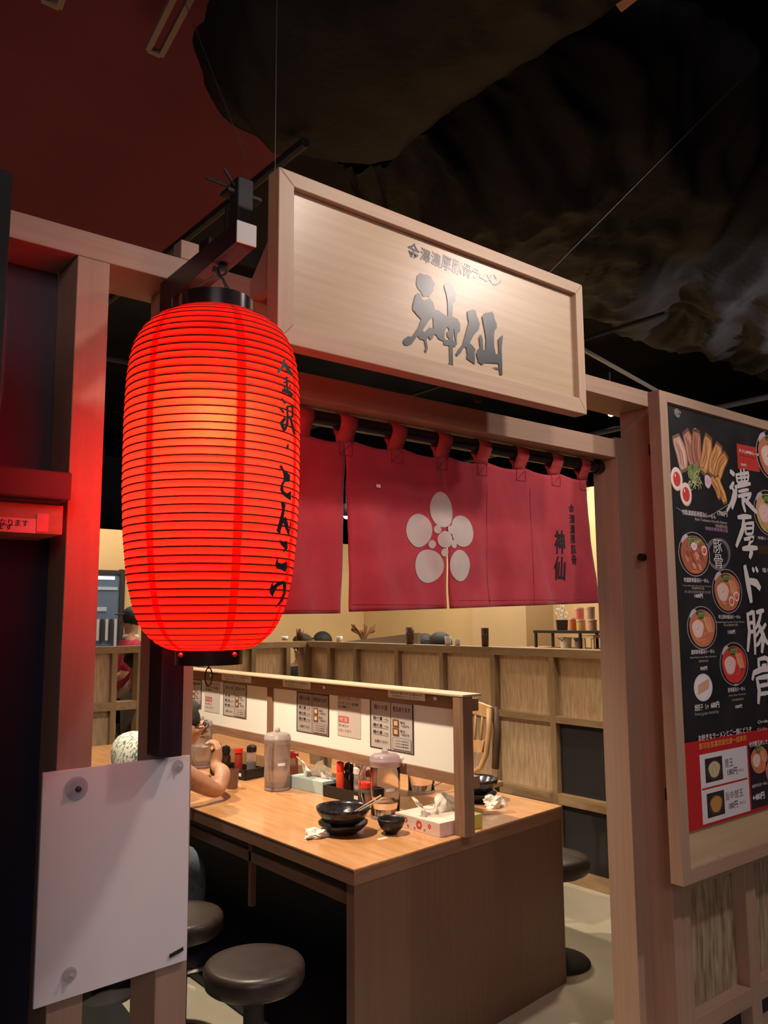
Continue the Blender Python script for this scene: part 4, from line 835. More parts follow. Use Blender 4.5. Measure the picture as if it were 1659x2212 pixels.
# divider on the table
XD = 2.24
dv = empty('table_divider', (XD, 3.6, T), 'low wood framed divider with white panels standing along the middle of the table', 'divider')
A = atx(1003, 1510, XD); y0 = 2.25
dwood = noisy('divider_wood', (0.22, 0.12, 0.07), (0.29, 0.165, 0.10), (40, 5, 60), .45)
dwz = noisy('divider_post_wood', (0.20, 0.11, 0.07), (0.26, 0.15, 0.095), (60, 60, 5), .45)
part((XD-.048, y0, T), (XD+.003, y0+.055, 1.205), 'end_post', dwz, dv)
part((XD+.003, y0+.010, 1.150), (XD+.045, 5.0, 1.195), 'top_rail', dwood, dv); part((XD-.050, y0-.002, 1.2055), (XD+.05, 5.0, 1.214), 'top_cap', noisy('cap_wood', (0.50, .34, .22), (.58, .41, .28), (40, 5, 60), .5), dv)
part((XD+.003, y0+.010, .868), (XD+.045, 5.0, .912), 'bottom_rail', dwood, dv)
for y in (3.70, 4.95): part((XD, y-.022, .912), (XD+.045, y+.022, 1.150), 'upright', dwz, dv)
part((XD, 4.95, T), (XD+.045, 5.0, .868), 'far_post', dwz, dv)
wp = mat('white_acrylic', (0.86, 0.86, 0.80), .35)
part((XD+.012, y0+.055, .912), (XD+.024, 3.678, 1.150), 'white_panel', wp, dv, 0); part((XD+.012, 3.722, .912), (XD+.024, 4.928, 1.150), 'white_panel', wp, dv, 0)
sq = MB()
for px, py in ((455, 1459), (532, 1470), (700, 1485), (940, 1509)):
    p = atx(px, py, XD); sq.box((XD-.0015, p.y-.009, p.z-.006), (XD, p.y+.009, p.z+.007))
sq.build('white_sticker', white, dv)
def dpaper(px0, px1, py0, py1, name, label, style, x=XD+.0105, base=(0.50, .46, .43)):
    a = atx(px0, py0, x); b = atx(px1, py0, x); z1 = a.z; z0 = atx(px0, py1, x).z; y1_, y0_ = a.y, b.y   # y1_ is far (left)
    t = MB(); L0 = [0]
    def rc(u0, u1, v0, v1, col):
        L0[0] += 1; xx = x - L0[0]*.0001; Y0 = y1_ + (y0_-y1_)*u0; Y1 = y1_ + (y0_-y1_)*u1; Z0_ = z0 + (z1-z0)*v0; Z1 = z0+(z1-z0)*v1
        t.add([(xx, Y0, Z0_), (xx, Y1, Z0_), (xx, Y1, Z1), (xx, Y0, Z1)], [(0, 1, 2, 3)], col)
    def tx(s_, u0, u1, v0, v1, col=(.03, .02, .02), b_=.01):
        L0[0] += 1; xx = x - L0[0]*.0001
        text(t, s_, lambda u, v: (xx, y1_ + (y0_-y1_)*u, z0+(z1-z0)*v), u0, v0, u1-u0, v1-v0, b_, col)
    rc(0, 1, 0, 1, (.05, .03, .03) if style == 'menu' else base)
    if style == 'menu':
        rc(.03, .97, .02, .97, base); rc(.485, .50, .02, .97, (.08, .05, .05))
        tx('麺の大盛', .10, .42, .80, .90); tx('替玉あります', .54, .93, .80, .90, b_=.02)
        for v_ in (.62, .48, .34): tx('麺の量', .08, .3, v_-.04, v_+.03); rc(.08, .44, v_-.06, v_-.052, (.2, .15, .15)); tx('150g', .34, .44, v_-.03, v_)
        tx('お選びください', .12, .44, .12, .18)
        for v_ in (.57, .40): rc(.54, .68, v_-.08, v_+.07, (.16, .06, .03)); rc(.57, .65, v_-.05, v_+.04, (.6, .45, .25)); tx('替玉', .71, .82, v_, v_+.05); tx('180円', .74, .90, v_-.06, v_-.02)
        rc(.54, .95, .05, .28, (.25, .12, .13)); rc(.55, .94, .06, .27, base)
        for v_ in (.22, .165, .11): tx('ご注文は券売機', .58, .90, v_-.015, v_+.02)
    elif style == 'flyer':
        tx('感想をお願いします', .05, .95, .86, .95, (.3, .12, .12)); tx('クチコミ投稿', .05, .9, .74, .81); tx('お願い', .05, .55, .66, .72)
        rc(.05, .5, .32, .47, (.5, .12, .1)); tx('味玉', .1, .45, .35, .44, (.6, .5, .48), .02); tx('プレゼント', .05, .5, .22, .28); tx('スタッフまで', .05, .6, .10, .17, (.5, .15, .15))
    elif style == 'strip':
        tx('席を移動される場合は', .08, .92, .58, .85); tx('お声がけください', .12, .85, .15, .42)
    o = t.build(name, printm, loc=(x, (y0_+y1_)/2, z0)); tag(o, label, 'notice', 'notices stuck on the table divider')
    return o
dpaper(799, 893, 1509, 1613, 'menu_notice', 'largest black bordered two column notice on the divider, nearest its end post', 'menu')
dpaper(641, 711, 1493, 1579, 'menu_notice', 'greyish two column notice in the middle of the divider', 'menu', base=(.36, .31, .29))
dpaper(483, 533, 1473, 1545, 'menu_notice', 'two column notice left of the divider\'s middle upright', 'menu')
dpaper(395, 436, 1464, 1525, 'menu_notice', 'notice on the divider half hidden by the entrance post', 'menu')
dpaper(729, 779, 1497, 1588, 'flyer', 'pale flyer with red print between the two near notices', 'flyer', base=(.56, .50, .47))
dpaper(443, 475, 1468, 1536, 'flyer', 'pale flyer with red print on the far part of the divider', 'flyer', base=(.60, .55, .52))
dpaper(838, 918, 1491, 1506, 'text_strip', 'white text strip on the top rail near the end post', 'strip', x=XD-.0008, base=(.70, .67, .64))
dpaper(611, 671, 1468, 1483, 'text_strip', 'white text strip on the top rail above the middle notice', 'strip', x=XD-.0008, base=(.62, .6, .57))
dpaper(479, 543, 1456, 1469, 'text_strip', 'white text strip on the far top rail', 'strip', x=XD-.0008, base=(.70, .67, .64))

# ---------------------------------------------------------------- things on the table
def bowl(name, label, x, y, z, r_, h, m_, group=None, foot=.4, thick=.004):
    prof = [(0.0001, h*.14), (r_*.35, h*.16), (r_*.7, h*.45), (r_*.93, h*.86), (r_, h), (r_+thick*.3, h), (r_*.95+thick, h*.82), (r_*.75+thick, h*.40), (r_*foot+thick, h*.12), (r_*foot, 0), (0.0001, 0)]
    o = MB().lathe(prof, (x, y, z), 44).build(name, m_, loc=(x, y, z), smooth=True); return tag(o, label, 'bowl', group)
bowlm = noisy('black_glazed_bowl', (0.012, 0.011, 0.014), (0.03, 0.026, 0.035), (60, 60, 60), .2, 3, .5, dist=.002)
bowlb = mat('black_resin', (0.012, .012, .013), .35)
bx, by = 1.90, 2.60
sc_ = bowl('saucer_bowl', 'wide low black bowl under the near large ramen bowl', bx, by, T, .092, .042, bowlb, foot=.55)
bowl('ramen_bowl', 'large glossy black ramen bowl with chopsticks across it, near the table front', bx, by, T+.020, .100, .076, bowlm, foot=.42)
br_ = MB().lathe([(0.0001, .0), (.072, .0), (.076, .004)], (bx, by, T+.055), 32).build('leftover_broth', noisy('broth', (.05, .028, .012), (.09, .05, .02), (40, 40, 40), .08), loc=(bx, by, T+.055)); tag(br_, 'dark oily broth left in the near large ramen bowl', 'soup')
def stick(p, q, label):
    d = Vector(q)-Vector(p); MBs = MB().tube([p, Vector(p)+d*.5, q], [.0034, .0028, .0018], 6)
    tag(MBs.build('chopstick', mat('pale_wood', (0.62, .45, .30), .5), loc=p), label, 'chopstick', 'chopsticks')
rim = T+.020+.077
stick((bx+.165, by-.02, rim+.018), (bx+.01, by-.058, rim-.012), 'upper of two chopsticks resting on the near ramen bowl')
stick((bx+.170, by-.03, rim+.010), (bx+.015, by-.068, rim-.012), 'lower of two chopsticks resting on the near ramen bowl')
sx, sy = 2.03, 2.475
bowl('rice_bowl', 'small matt black bowl right of the near ramen bowl', sx, sy, T, .050, .056, bowlb, foot=.42)
p = atz(826, 1812, T); tag(MB().box((p.x-.02, p.y-.008, T), (p.x+.022, p.y+.008, T+.0015)).build('paper_slip', white, loc=(p.x, p.y, T)), 'small white paper slip on the table in front of the small black bowl', 'paper')
def crumple(name, label, x, y, z, r_, seed, flat=.55, m_=None):
    mb = MB().ball((0, 0, 0), r_, 26, 16); v = []
    for p in mb.v:
        q = Vector(p); n1 = noise.noise(q*(38) + Vector((seed, 0, 0))); n2 = noise.noise(q*90 + Vector((0, seed, 0)))
        k = 1 + .75*n1 + .35*n2; zz = max(q.z*k*flat, -r_*flat*.55); v.append((q.x*k*1.25, q.y*k, zz + r_*flat*.55))
    mb.v = v; o = mb.build(name, m_ or mat('tissue_paper', (0.78, .72, .66), .8), loc=(x, y, z), local=True); return tag(o, label, 'tissue')
p = atz(682, 1806, T); crumple('crumpled_tissue', 'crumpled white tissue on the table left of the near ramen bowl', p.x-.005, p.y-.01, T, .036, 4.2, .5)
# tissue box with flowers
def tissue_box(x, y, rz, label, side, flower, L_=.23, W_=.115, H_=.048, tx=1.0, seed=1):
    t = empty('tissue_box', (x, y, T), label, 'tissue box', rz=rz)
    MB().box((-L_/2, -W_/2, 0), (L_/2, W_/2, H_)).build('carton', side, t, local=True, bevel=.0015)
    o_ = MB().lathe([(0.0001, 0), (1, 0)], (0, 0, 0), 24); o_.v = [(v[0]*L_*.33, v[1]*W_*.22, H_+.0004) for v in o_.v]; o_.build('opening', mat('box_slot', (.5, .42, .35), .7), t, local=True)
    if flower:
        fl = MB(); rn = random.Random(seed)
        for k in range(9):
            u = -L_/2 + L_*(k+.5)/9 + rn.uniform(-.006, .006); zc = rn.uniform(.012, .036); rr = rn.uniform(.004, .0105)
            for q in range(5):
                a = q*2*math.pi/5 + k; n = 8
                v = [(u + rr*.6*math.cos(a), -W_/2-.0004-.00005*k, zc + rr*.6*math.sin(a))] + [(u + rr*.6*math.cos(a) + rr*.42*math.cos(2*math.pi*i/n), -W_/2-.0004-.00005*k, zc + rr*.6*math.sin(a) + rr*.42*math.sin(2*math.pi*i/n)) for i in range(n)]
                fl.add(v, [(0, 1+i, 1+(i+1) % n) for i in range(n)])
        fl.build('printed_flowers', mat('flower_red', (.62, .07, .05), .5), t, local=True)
    nu, nv = 26, 12; v = []; f = []; rn = Vector((seed*3.1, 0, 0))
    for i in range(nu+1):
        for j in range(nv+1):
            u = (i/nu-.5)*L_*.80; h = j/nv; fold = math.sin(i*.9+seed)*.012*h
            v.append((u*(1+.25*h) + .02*noise.noise(Vector((i*.2, j*.3, seed)))*h, fold + (.030*h*h - .01) + .012*noise.noise(Vector((i*.35, j*.3, seed+5))), H_-.004 + .070*h*(0.75+.35*math.sin(i*.33+seed))*tx + .008*noise.noise(Vector((i*.5, j*.5, 2)))*h))
    for i in range(nu):
        for j in range(nv): a = i*(nv+1)+j; f.append((a, a+nv+1, a+nv+2, a+1))
    MB().add(v, f).build('tissue', mat('tissue_white', (.80, .76, .68), .8), t, local=True, smooth=True)
    return t
A, B = atz(865, 1783, T), atz(948, 1813, T)
ang = math.atan2(B.y-A.y, B.x-A.x)
nrm = Vector((-math.sin(ang), math.cos(ang), 0)); c = (A+B)/2 + nrm*.0575
tissue_box(c.x, c.y, ang, 'flower patterned tissue box with a pulled tissue at the end of the divider', noisy('floral_carton', (.66, .50, .44), (.74, .60, .50), (20, 20, 20), .5), True, L_=(B-A).length, W_=.235*.5, tx=1.0, seed=2) if False else None
# the box lies lengthwise from its left corner to beyond the divider post
C0 = atz(948, 1813, T); C1 = atz(1040, 1790, T); C2 = atz(865, 1783, T)
lv = (C1-C0); ang = math.atan2(lv.y, lv.x); Lb = lv.length; Wb = (C2-C0).length
cc_ = (C1+C2)/2
tbx = tissue_box(cc_.x, cc_.y+.012, ang, 'flower patterned tissue box with a pulled tissue at the end of the divider', noisy('floral_carton', (.66, .50, .44), (.74, .60, .50), (20, 20, 20), .5), False, L_=Lb, W_=Wb, H_=.05, seed=2)
fl = MB(); rn = random.Random(5)
for (v_, zc, rr) in ((.22, .030, .010), (.45, .026, .019), (.33, .012, .006), (.75, .032, .012), (.70, .012, .007), (.9, .018, .006), (.55, .010, .006)):
    yy = -Wb/2 + Wb*v_
    for q in range(8):
        a = q*2*math.pi/8; n = 8; cy_, cz_ = yy + rr*.6*math.cos(a), zc + rr*.6*math.sin(a)
        v = [(-Lb/2-.0005, cy_, cz_)] + [(-Lb/2-.0005, cy_ + rr*.30*math.cos(2*math.pi*i/n), cz_ + rr*.30*math.sin(2*math.pi*i/n)) for i in range(n)]
        fl.add(v, [(0, 1+i, 1+(i+1) % n) for i in range(n)])
fl.build('printed_flowers', mat('flower_red', (.62, .07, .05), .5), tbx, local=True)
MB().box((Lb/2-.05, -Wb/2-.0006, .001), (Lb/2+.0006, Wb/2, .0506)).build('yellow_end', mat('yellow_card', (.58, .50, .10), .5), tbx, local=True)
# blue tissue box further back
p = Vector((2.29, 3.33, T)); tissue_box(p.x-.02, p.y, math.radians(96), 'pale blue tissue box with a large tissue, left of the near condiment tray', mat('pale_blue_card', (.42, .55, .56), .5), False, L_=.24, W_=.115, H_=.055, tx=1.15, seed=6)

def pitcher(x, y, label, h=.25, r_=.062, rz=0, lid=clearlid, level=.45, bm=None):
    t = empty('water_pitcher', (x, y, T), label, 'pitcher', 'clear water pitchers on the table', rz=rz)
    body = MB().lathe([(0.0001, .004), (r_*.93, .004), (r_*.98, .012), (r_, h*.5), (r_*1.02, h*.84), (r_*1.05, h*.86), (r_*.98, h*.86), (r_*.955, h*.5), (r_*.92, .014), (0.0001, .013)], (0, 0, 0), 36)
    for k in range(0):
        pass
    body.build('body', bm or clear, t, local=True, smooth=True)
    MB().lathe([(0.0001, .0), (r_*.98, .0), (r_*1.02, .006), (r_*.99, .014)], (0, 0, 0), 36).build('base_ring', clearlid, t, local=True, smooth=True)
    MB().lathe([(r_*1.02, h*.80), (r_*1.05, h*.82), (r_*1.04, h*.86), (r_*1.07, h*.87), (r_*1.06, h*.905), (r_*1.03, h*.91), (r_*.99, h*.955), (r_*.80, h*.985), (r_*.5, h*1.0), (0.0001, h*1.005)], (0, 0, 0), 36).build('lid', lid, t, local=True, smooth=True)
    MB().ball((0, 0, h*1.035), r_*.22, 12, 8).build('lid_knob', lid, t, local=True, smooth=True)
    MB().tube([(-r_*.95, 0, h*.82), (-r_*1.5, 0, h*.80), (-r_*1.72, 0, h*.66), (-r_*1.72, 0, h*.40), (-r_*1.5, 0, h*.20), (-r_*.95, 0, h*.14)], .0062, 8).build('handle', clear, t, local=True, smooth=True)
    MB().hexa([(r_*.9, -.012, h*.80), (r_*1.15, -.002, h*.86), (r_*1.15, .002, h*.86), (r_*.9, .012, h*.80), (r_*.9, -.014, h*.90), (r_*1.32, -.002, h*.93), (r_*1.32, .002, h*.93), (r_*.9, .014, h*.90)]).build('spout', lid, t, local=True)
    MB().lathe([(0.0001, .016), (r_*.90, .016), (r_*.93, h*level), (0.0001, h*level)], (0, 0, 0), 32).build('water', water, t, local=True, smooth=False)
    ve = math.atan2(-y, -x) - rz; lab = MB().lathe([(r_*1.012, h*.44), (r_*1.012, h*.49)], (0, 0, 0), 8, ve+.05, ve+.65); lab.build('label_strip', white, t, local=True)
    return t
CA = math.radians(141)   # handle to the camera's left
pitcher(2.235, 2.735, 'clear pitcher with lilac lid and handle, nearest the small black bowl', .255, .062, math.radians(-38), level=.28) if False else None
pitcher(2.172, 2.685, 'clear pitcher with lilac lid and handle, nearest the small black bowl', .250, .060, math.radians(-38), level=.25)
frost = mat('frosted_plastic', (0.66, .58, .56), .35, trans=.6, ior=1.25)
hazy = mat('hazy_plastic', (.80, .74, .72), .22, trans=.8, ior=1.2)
pitcher(2.13, 3.44, 'frosted clear pitcher standing alone on the open table middle', .262, .060, math.radians(40), lid=frost, level=.5, bm=hazy)
pitcher(2.13, 4.22, 'farthest clear pitcher, beside the seated man\'s hand', .25, .058, math.radians(40), lid=frost, level=.6, bm=hazy)
pitcher(2.60, 2.95, 'clear pitcher on the far side of the divider, seen under its rail', .25, .062, math.radians(120), level=.5)

def lathe_thing(name, label, cat, x, y, z, parts, group=None):
    t = empty(name, (x, y, z), label, cat, group)
    for nm, prof, m_ in parts: MB().lathe(prof, (0, 0, 0), 24).build(nm, m_, t, local=True, auto=50)
    return t
sauce = mat('dark_sauce', (.035, .012, .008), .15); chili = mat('red_powder', (.45, .05, .02), .6); jarg = mat('jar_glass', (.85, .80, .76), .08, trans=.85, ior=1.2); capw = mat('white_cap', (.70, .68, .66), .4)
orange = mat('orange_red_plastic', (.72, .07, .02), .35)
def tray(x, y, rz, label, L_=.26, W_=.13):
    t = empty('condiment_tray', (x, y, T), label, 'tray', rz=rz)
    MB().box((-W_/2, -L_/2, 0), (W_/2, L_/2, .006)).build('base', bowlb, t, local=True, bevel=.001)
    for a, b in (((-W_/2, -L_/2, .006), (-W_/2+.006, L_/2, .050)), ((W_/2-.006, -L_/2, .006), (W_/2, L_/2, .050)), ((-W_/2, -L_/2, .006), (W_/2, -L_/2+.006, .050)), ((-W_/2, L_/2-.006, .006), (W_/2, L_/2, .050))): MB().box(a, b).build('side', bowlb, t, local=True, bevel=.001)
    a = MB().box((-W_/2-.0008, -L_/2+.03, .018), (-W_/2, -L_/2+.055, .033)); a.build('number_tag', capw, t, local=True)
    return t
tray(2.285, 3.05, 0.10, 'near black condiment tray with bottles and jars, left of the lilac lidded pitcher')
def bottle_soy(x, y, lab, g): return lathe_thing('soy_bottle', lab, 'bottle', x, y, T+.007, (('body', [(0.0001, 0), (.024, 0), (.026, .02), (.024, .085), (.016, .10)], sauce), ('cap', [(.016, .10), (.021, .10), (.023, .115), (.018, .135), (0.0001, .142)], black)), g)
def jar(x, y, lab, cap, g, fill=chili, r_=.026, h=.075): return lathe_thing('spice_jar', lab, 'jar', x, y, T+.007, (('glass', [(0.0001, 0), (r_, 0), (r_*1.03, h*.5), (r_*.96, h*.92), (r_*.8, h)], jarg), ('contents', [(0.0001, .003), (r_*.9, .003), (r_*.9, h*.55), (0.0001, h*.55)], fill), ('lid', [(r_*.98, h*.96), (r_*1.06, h*.97), (r_*1.06, h*1.18), (r_*.6, h*1.24), (0.0001, h*1.24)], cap)), g)
GN, GF = 'bottles and jars in the near condiment tray', 'bottles and jars in the far condiment tray'
lathe_thing('chili_bottle', 'red capped bottle with orange red body in the near condiment tray', 'bottle', 2.268, 3.125, T+.007, (('body', [(0.0001, 0), (.018, 0), (.019, .02), (.018, .095), (.015, .105)], orange), ('cap', [(.015, .105), (.017, .105), (.017, .14), (.012, .145), (0.0001, .145)], red_pl)), GN)
bottle_soy(2.302, 3.105, 'black round topped soy bottle in the near condiment tray', GN)
jar(2.268, 2.985, 'tall white lidded spice jar in the near condiment tray', capw, GN, chrome, .024, .115)
jar(2.325, 3.045, 'dark jar with white lid at the back of the near condiment tray', capw, GN, sauce, .024, .125)
lathe_thing('pepper_jar', 'red lidded glass jar at the near end of the condiment tray', 'jar', 2.262, 2.930 if False else 2.935, T+.007, (('glass', [(0.0001, 0), (.026, 0), (.028, .04), (.025, .062)], jarg), ('contents', [(0.0001, .003), (.022, .003), (.023, .03), (0.0001, .03)], chili), ('lid', [(.024, .060), (.0275, .061), (.0275, .082), (.022, .086), (0.0001, .087)], red_pl)), GN)
jar(2.318, 2.965, 'garlic jar with dark red lid at the back of the near tray', mat('dark_red_lid', (.25, .02, .03), .3), GN, chili, .023, .10)
tray(2.15, 3.86, 0.25, 'far black condiment tray beyond the frosted pitcher')
bottle_soy(2.125, 3.93, 'black round topped soy bottle in the far condiment tray', GF)
lathe_thing('chili_bottle', 'red bottle in the far condiment tray', 'bottle', 2.165, 3.87, T+.007, (('body', [(0.0001, 0), (.020, 0), (.021, .02), (.020, .095), (.016, .105)], mat('dark_red_body', (.30, .03, .02), .3)), ('cap', [(.016, .105), (.021, .106), (.021, .128), (0.0001, .13)], red_pl)), GF)
jar(2.115, 3.985, 'red lidded glass jar at the far end of the far condiment tray', red_pl, GF, chili, .026, .08)
jar(2.20, 3.80, 'black lidded jar in the far condiment tray', black, GF, sauce, .024, .12)
# items behind the frosted pitcher (other side of the divider, below the rail)
jar(2.33, 3.62, 'red lidded clear jar behind the frosted pitcher', red_pl, 'red lidded jars behind the frosted pitcher', chili, .030, .10)
jar(2.38, 3.78, 'smaller red lidded jar farther behind the frosted pitcher', red_pl, 'red lidded jars behind the frosted pitcher', chili, .026, .12)
jar(2.42, 4.85, 'dark red lidded jar by the seated man\'s face', mat('dark_red_lid', (.25, .02, .03), .3), 'red lidded jars behind the frosted pitcher', chili, .03, .12)
jar(2.30, 4.62, 'bright red lidded jar at the far end of the table', red_pl, 'red lidded jars behind the frosted pitcher', chili, .03, .07)
lathe_thing('brown_tumbler', 'brown plastic tumbler on the table beside the man\'s elbow', 'cup', 1.98, 3.60, T, (('wall', [(0.0001, .004), (.024, .004), (.031, .085), (.033, .085), (.027, 0), (0.0001, 0)], mat('brown_plastic', (.16, .075, .05), .3)),))
lathe_thing('white_basket_bowl', 'tan rimmed bowl far back on the table', 'bowl', 2.26, 4.42, T, (('wall', [(0.0001, .004), (.05, .004), (.085, .085), (.088, .085), (.06, 0), (0.0001, 0)], mat('tan_ceramic', (.50, .34, .22), .4)), ('napkins', [(0.0001, .075), (.05, .085), (.08, .080)], white)))
t = tissue_box(2.02, 4.35, math.radians(60), 'white and teal napkin box far back beside the man\'s face', mat('teal_white_card', (.62, .68, .66), .5), False, L_=.20, W_=.12, H_=.07, tx=1.0, seed=9)
cp = MB().slab([(2.30, 3.42, T), (2.30, 3.24, T), (2.30, 3.24, T+.16), (2.30, 3.42, T+.16)], (.003, 0, 0)); tag(cp.build('acrylic_stand', clear, loc=(2.30, 3.33, T)), 'clear acrylic stand behind the pale blue tissue box', 'stand')
# right half of the table
bowl('saucer_bowl', 'wide low black bowl under the ramen bowl right of the divider', 2.66, 2.66, T, .092, .042, bowlb, foot=.55)
bowl('ramen_bowl', 'large glossy black ramen bowl right of the divider post', 2.66, 2.66, T+.022, .098, .076, bowlm, foot=.42)
p = atz(1066, 1742, T); crumple('crumpled_tissue', 'crumpled white tissue on the table right of the divider post', p.x, p.y, T, .036, 9.1, .85)
stick((2.50, 2.46, T+.004), (2.63, 2.40, T+.004), 'chopstick lying on the table right of the divider post, upper one') ; stick((2.52, 2.475, T+.004), (2.64, 2.425, T+.004), 'chopstick lying on the table right of the divider post, lower one')

# ---------------------------------------------------------------- stools
def stool(x, y, label, zs=.45):
    t = empty('round_stool', (x, y, 0), label, 'stool', 'brown vinyl stools')
    MB().lathe([(0.0001, zs+.002), (.10, zs+.001), (.138, zs-.002), (.148, zs-.006), (.1545, zs-.014), (.157, zs-.026), (.156, zs-.050), (.151, zs-.064), (.144, zs-.070), (0.0001, zs-.070)], (x, y, 0), 48).build('seat_cushion', vinyl, t, smooth=True)
    MB().lathe([(.0001, zs-.068), (.12, zs-.068), (.12, zs-.082), (.0001, zs-.082)], (x, y, 0), 32).build('seat_plate', blackm, t, auto=40)
    MB().lathe([(.032, zs-.082), (.032, .03)], (x, y, 0), 24).build('pole', blackm, t, smooth=True)
    MB().lathe([(.0001, .045), (.04, .042), (.08, .024), (.135, .016), (.145, .006), (.145, 0), (.0001, 0)], (x, y, 0), 40).build('base', blackm2, t, smooth=True)
stool(1.395, 2.375, 'brown vinyl round stool at the near left side of the table')
stool(1.40, 2.915, 'brown vinyl round stool half hidden behind the white board')
stool(1.34, 3.50, 'brown vinyl round stool the man sits on')
stool(3.00, 2.52, 'dark round stool at the right side of the table')

# high chair with spindle back
hc = empty('wooden_chair', (3.22, 3.35, 0), 'light wooden spindle back chair at the far right side of the table', 'chair', rz=math.radians(0))
cw = noisy('chair_wood', (.42, .25, .11), (.52, .33, .16), (30, 30, 6), .45); cwd = mat('chair_dark_wood', (.10, .06, .04), .5)
cq = [atx(px, py, 3.25) for px, py in ((1010, 1508), (1068, 1530), (1062, 1662), (1000, 1672))]
def bar(p, q, r_, nm='spindle', m_=cw): MB().tube([p, Vector(p).lerp(Vector(q), .5), q], r_, 8).build(nm, m_, hc, smooth=True)
P0 = lambda px, py, X=3.25: atx(px, py, X)
top = [P0(990, 1515), P0(1010, 1512), P0(1035, 1518), P0(1058, 1527)]; bot = [P0(1058, 1552), P0(1035, 1545), P0(1010, 1539), P0(990, 1540)]
MB().slab(top + bot, (.022, 0, 0)).build('crest_rail', cw, hc, bevel=.003)
MB().slab([P0(990, 1597), P0(1046, 1600), P0(1040, 1626), P0(990, 1620)], (.018, 0, 0)).build('back_slat', cw, hc, bevel=.002)
for a, b in ((998, 996), (1013, 1011), (1028, 1025), (1043, 1038)): bar(P0(a, 1540, 3.26), P0(b, 1605, 3.26), .007)
MB().tube([P0(1056, 1530), P0(1056, 1580), P0(1050, 1630), P0(1038, 1658), P0(1015, 1672), P0(985, 1676)], .014, 8).build('bent_stile', cw, hc, smooth=True)
MB().tube([P0(1068, 1527, 3.30), P0(1074, 1580, 3.30), P0(1070, 1660, 3.30)], .020, 8).build('back_stile', cwd, hc, smooth=True)
s0 = P0(1020, 1672); zz = s0.z - .01
MB().box((3.0, s0.y-.20, zz-.03), (3.28, s0.y+.16, zz)).build('seat', cw, hc, bevel=.006)
for x_, y_ in ((3.02, s0.y-.17), (3.02, s0.y+.13), (3.26, s0.y-.17), (3.26, s0.y+.13)): MB().tube([(x_, y_, zz-.03), (x_, y_, 0)], .014, 8).build('leg', cwd, hc)

# ================================================================ items on the partition ledge and beyond
def cupthing(name, px, py, X, r_, h, m_, label, cat='cup', z=PT):
    d = ray(px, py); p = atx(px, py, X)
    t = MB().lathe([(0.0001, .003), (r_*.8, .003), (r_*.95, h), (r_, h), (r_*.85, 0), (0.0001, 0)], (p.x, p.y, z), 20).build(name, m_, loc=(p.x, p.y, z), smooth=True); return tag(t, label, cat)
brn = mat('brown_canister', (.13, .06, .035), .35)
cupthing('brown_canister', 648, 1385, PXX, .034, .10, brn, 'dark brown canister on the partition ledge near its far corner', 'canister')
cupthing('brown_canister', 886, 1387, PXX, .032, .12, brn, 'dark brown canister behind the ledge beside the two black caps', 'canister')
cupthing('brown_canister', 1048, 1387, PXX, .026, .12, brn, 'dark brown canister standing alone toward the right of the ledge', 'canister')
cupthing('white_cup', 615, 1386, PXX, .03, .035, white, 'white cup on the ledge left of the far canister'); cupthing('white_cup', 733, 1384, PXX, .026, .045, white, 'white cup on the ledge at the tip of the grey screen')
cupthing('white_cup', 968, 1388, PXX, .024, .06, white, 'taller white cup on the ledge right of the black caps'); cupthing('white_cup', 988, 1388, PXX, .02, .045, white, 'smaller white cup next to the taller one')
dt = MB(); c = at(785, 1366, 7.2); rn = random.Random(2)
for k in range(34):
    a = rn.uniform(0, 6.28); dt.tube([c + Vector((0, 0, -.12)), c + Vector((.06*math.cos(a), .03*math.sin(a), -.02)), c + Vector((.16*math.cos(a), .05*math.sin(a), .09*rn.random()))], .006, 5)
dt.lathe([(.0001, 0), (.07, 0), (.09, .16), (.0001, .16)], (c.x, c.y, c.z-.28), 12)
tag(dt.build('dried_plant', mat('dried_brown', (.22, .11, .06), .8), loc=c), 'small dried plant in the cream wall corner', 'plant')
stand = MB().box((c.x-.2, c.y-.12, 0), (c.x+.2, c.y+.12, c.z-.28)); tag(stand.build('plant_stand', latt, loc=(c.x, c.y, 0)), 'wooden stand under the dried plant', 'stand')
# counter with rack, utensils and jars at the right end
ct = tag(box((5.30, 3.4, 0), (5.72, 4.85, 1.245), 'serving_counter', latt), 'wooden serving counter behind the partition at the right', 'counter')
rk = empty('black_rack', (5.5, 4.2, 1.245), 'small black wire rack with jars, at the right end behind the partition', 'rack')
part((5.42, 3.75, 1.365), (5.66, 4.70, 1.388), 'shelf', blackm, rk)
for y in (3.77, 4.22, 4.68): part((5.42, y-.01, 1.245), (5.44, y+.01, 1.365), 'leg', blackm, rk); part((5.64, y-.01, 1.245), (5.66, y+.01, 1.365), 'leg', blackm, rk)
KX = 5.5
def K(px, py): return atx(px, py, KX)
p = K(1214, 1358); cdy = empty('utensil_caddy', (p.x, p.y, 1.388), 'grey mesh caddy full of white handled scissors and spoons', 'caddy')
MB().lathe([(.0001, .003), (.055, .003), (.062, .085), (.066, .085), (.058, 0), (.0001, 0)], (p.x, p.y, 1.388), 4).build('basket', mat('grey_mesh', (.06, .05, .05), .5), cdy)
ut = MB()
for k, (dx, dh) in enumerate(((-.03, .06), (-.01, .13), (.01, .15), (.028, .10), (.0, .08))):
    q = Vector((p.x, p.y + dx, 1.388+.08)); ut.tube([q, q + Vector((0, dx*.6, dh*.55))], .004, 6)
    e = q + Vector((0, dx*.7, dh*.75)); ut.tube([(e.x, e.y+.014*math.cos(a), e.z+.022*math.sin(a)) for a in [2*math.pi*i/12 for i in range(12)]], .004, 6, closed=True)
ut.build('utensils', white, cdy)
gj = 'jars and tubs on the small black rack'
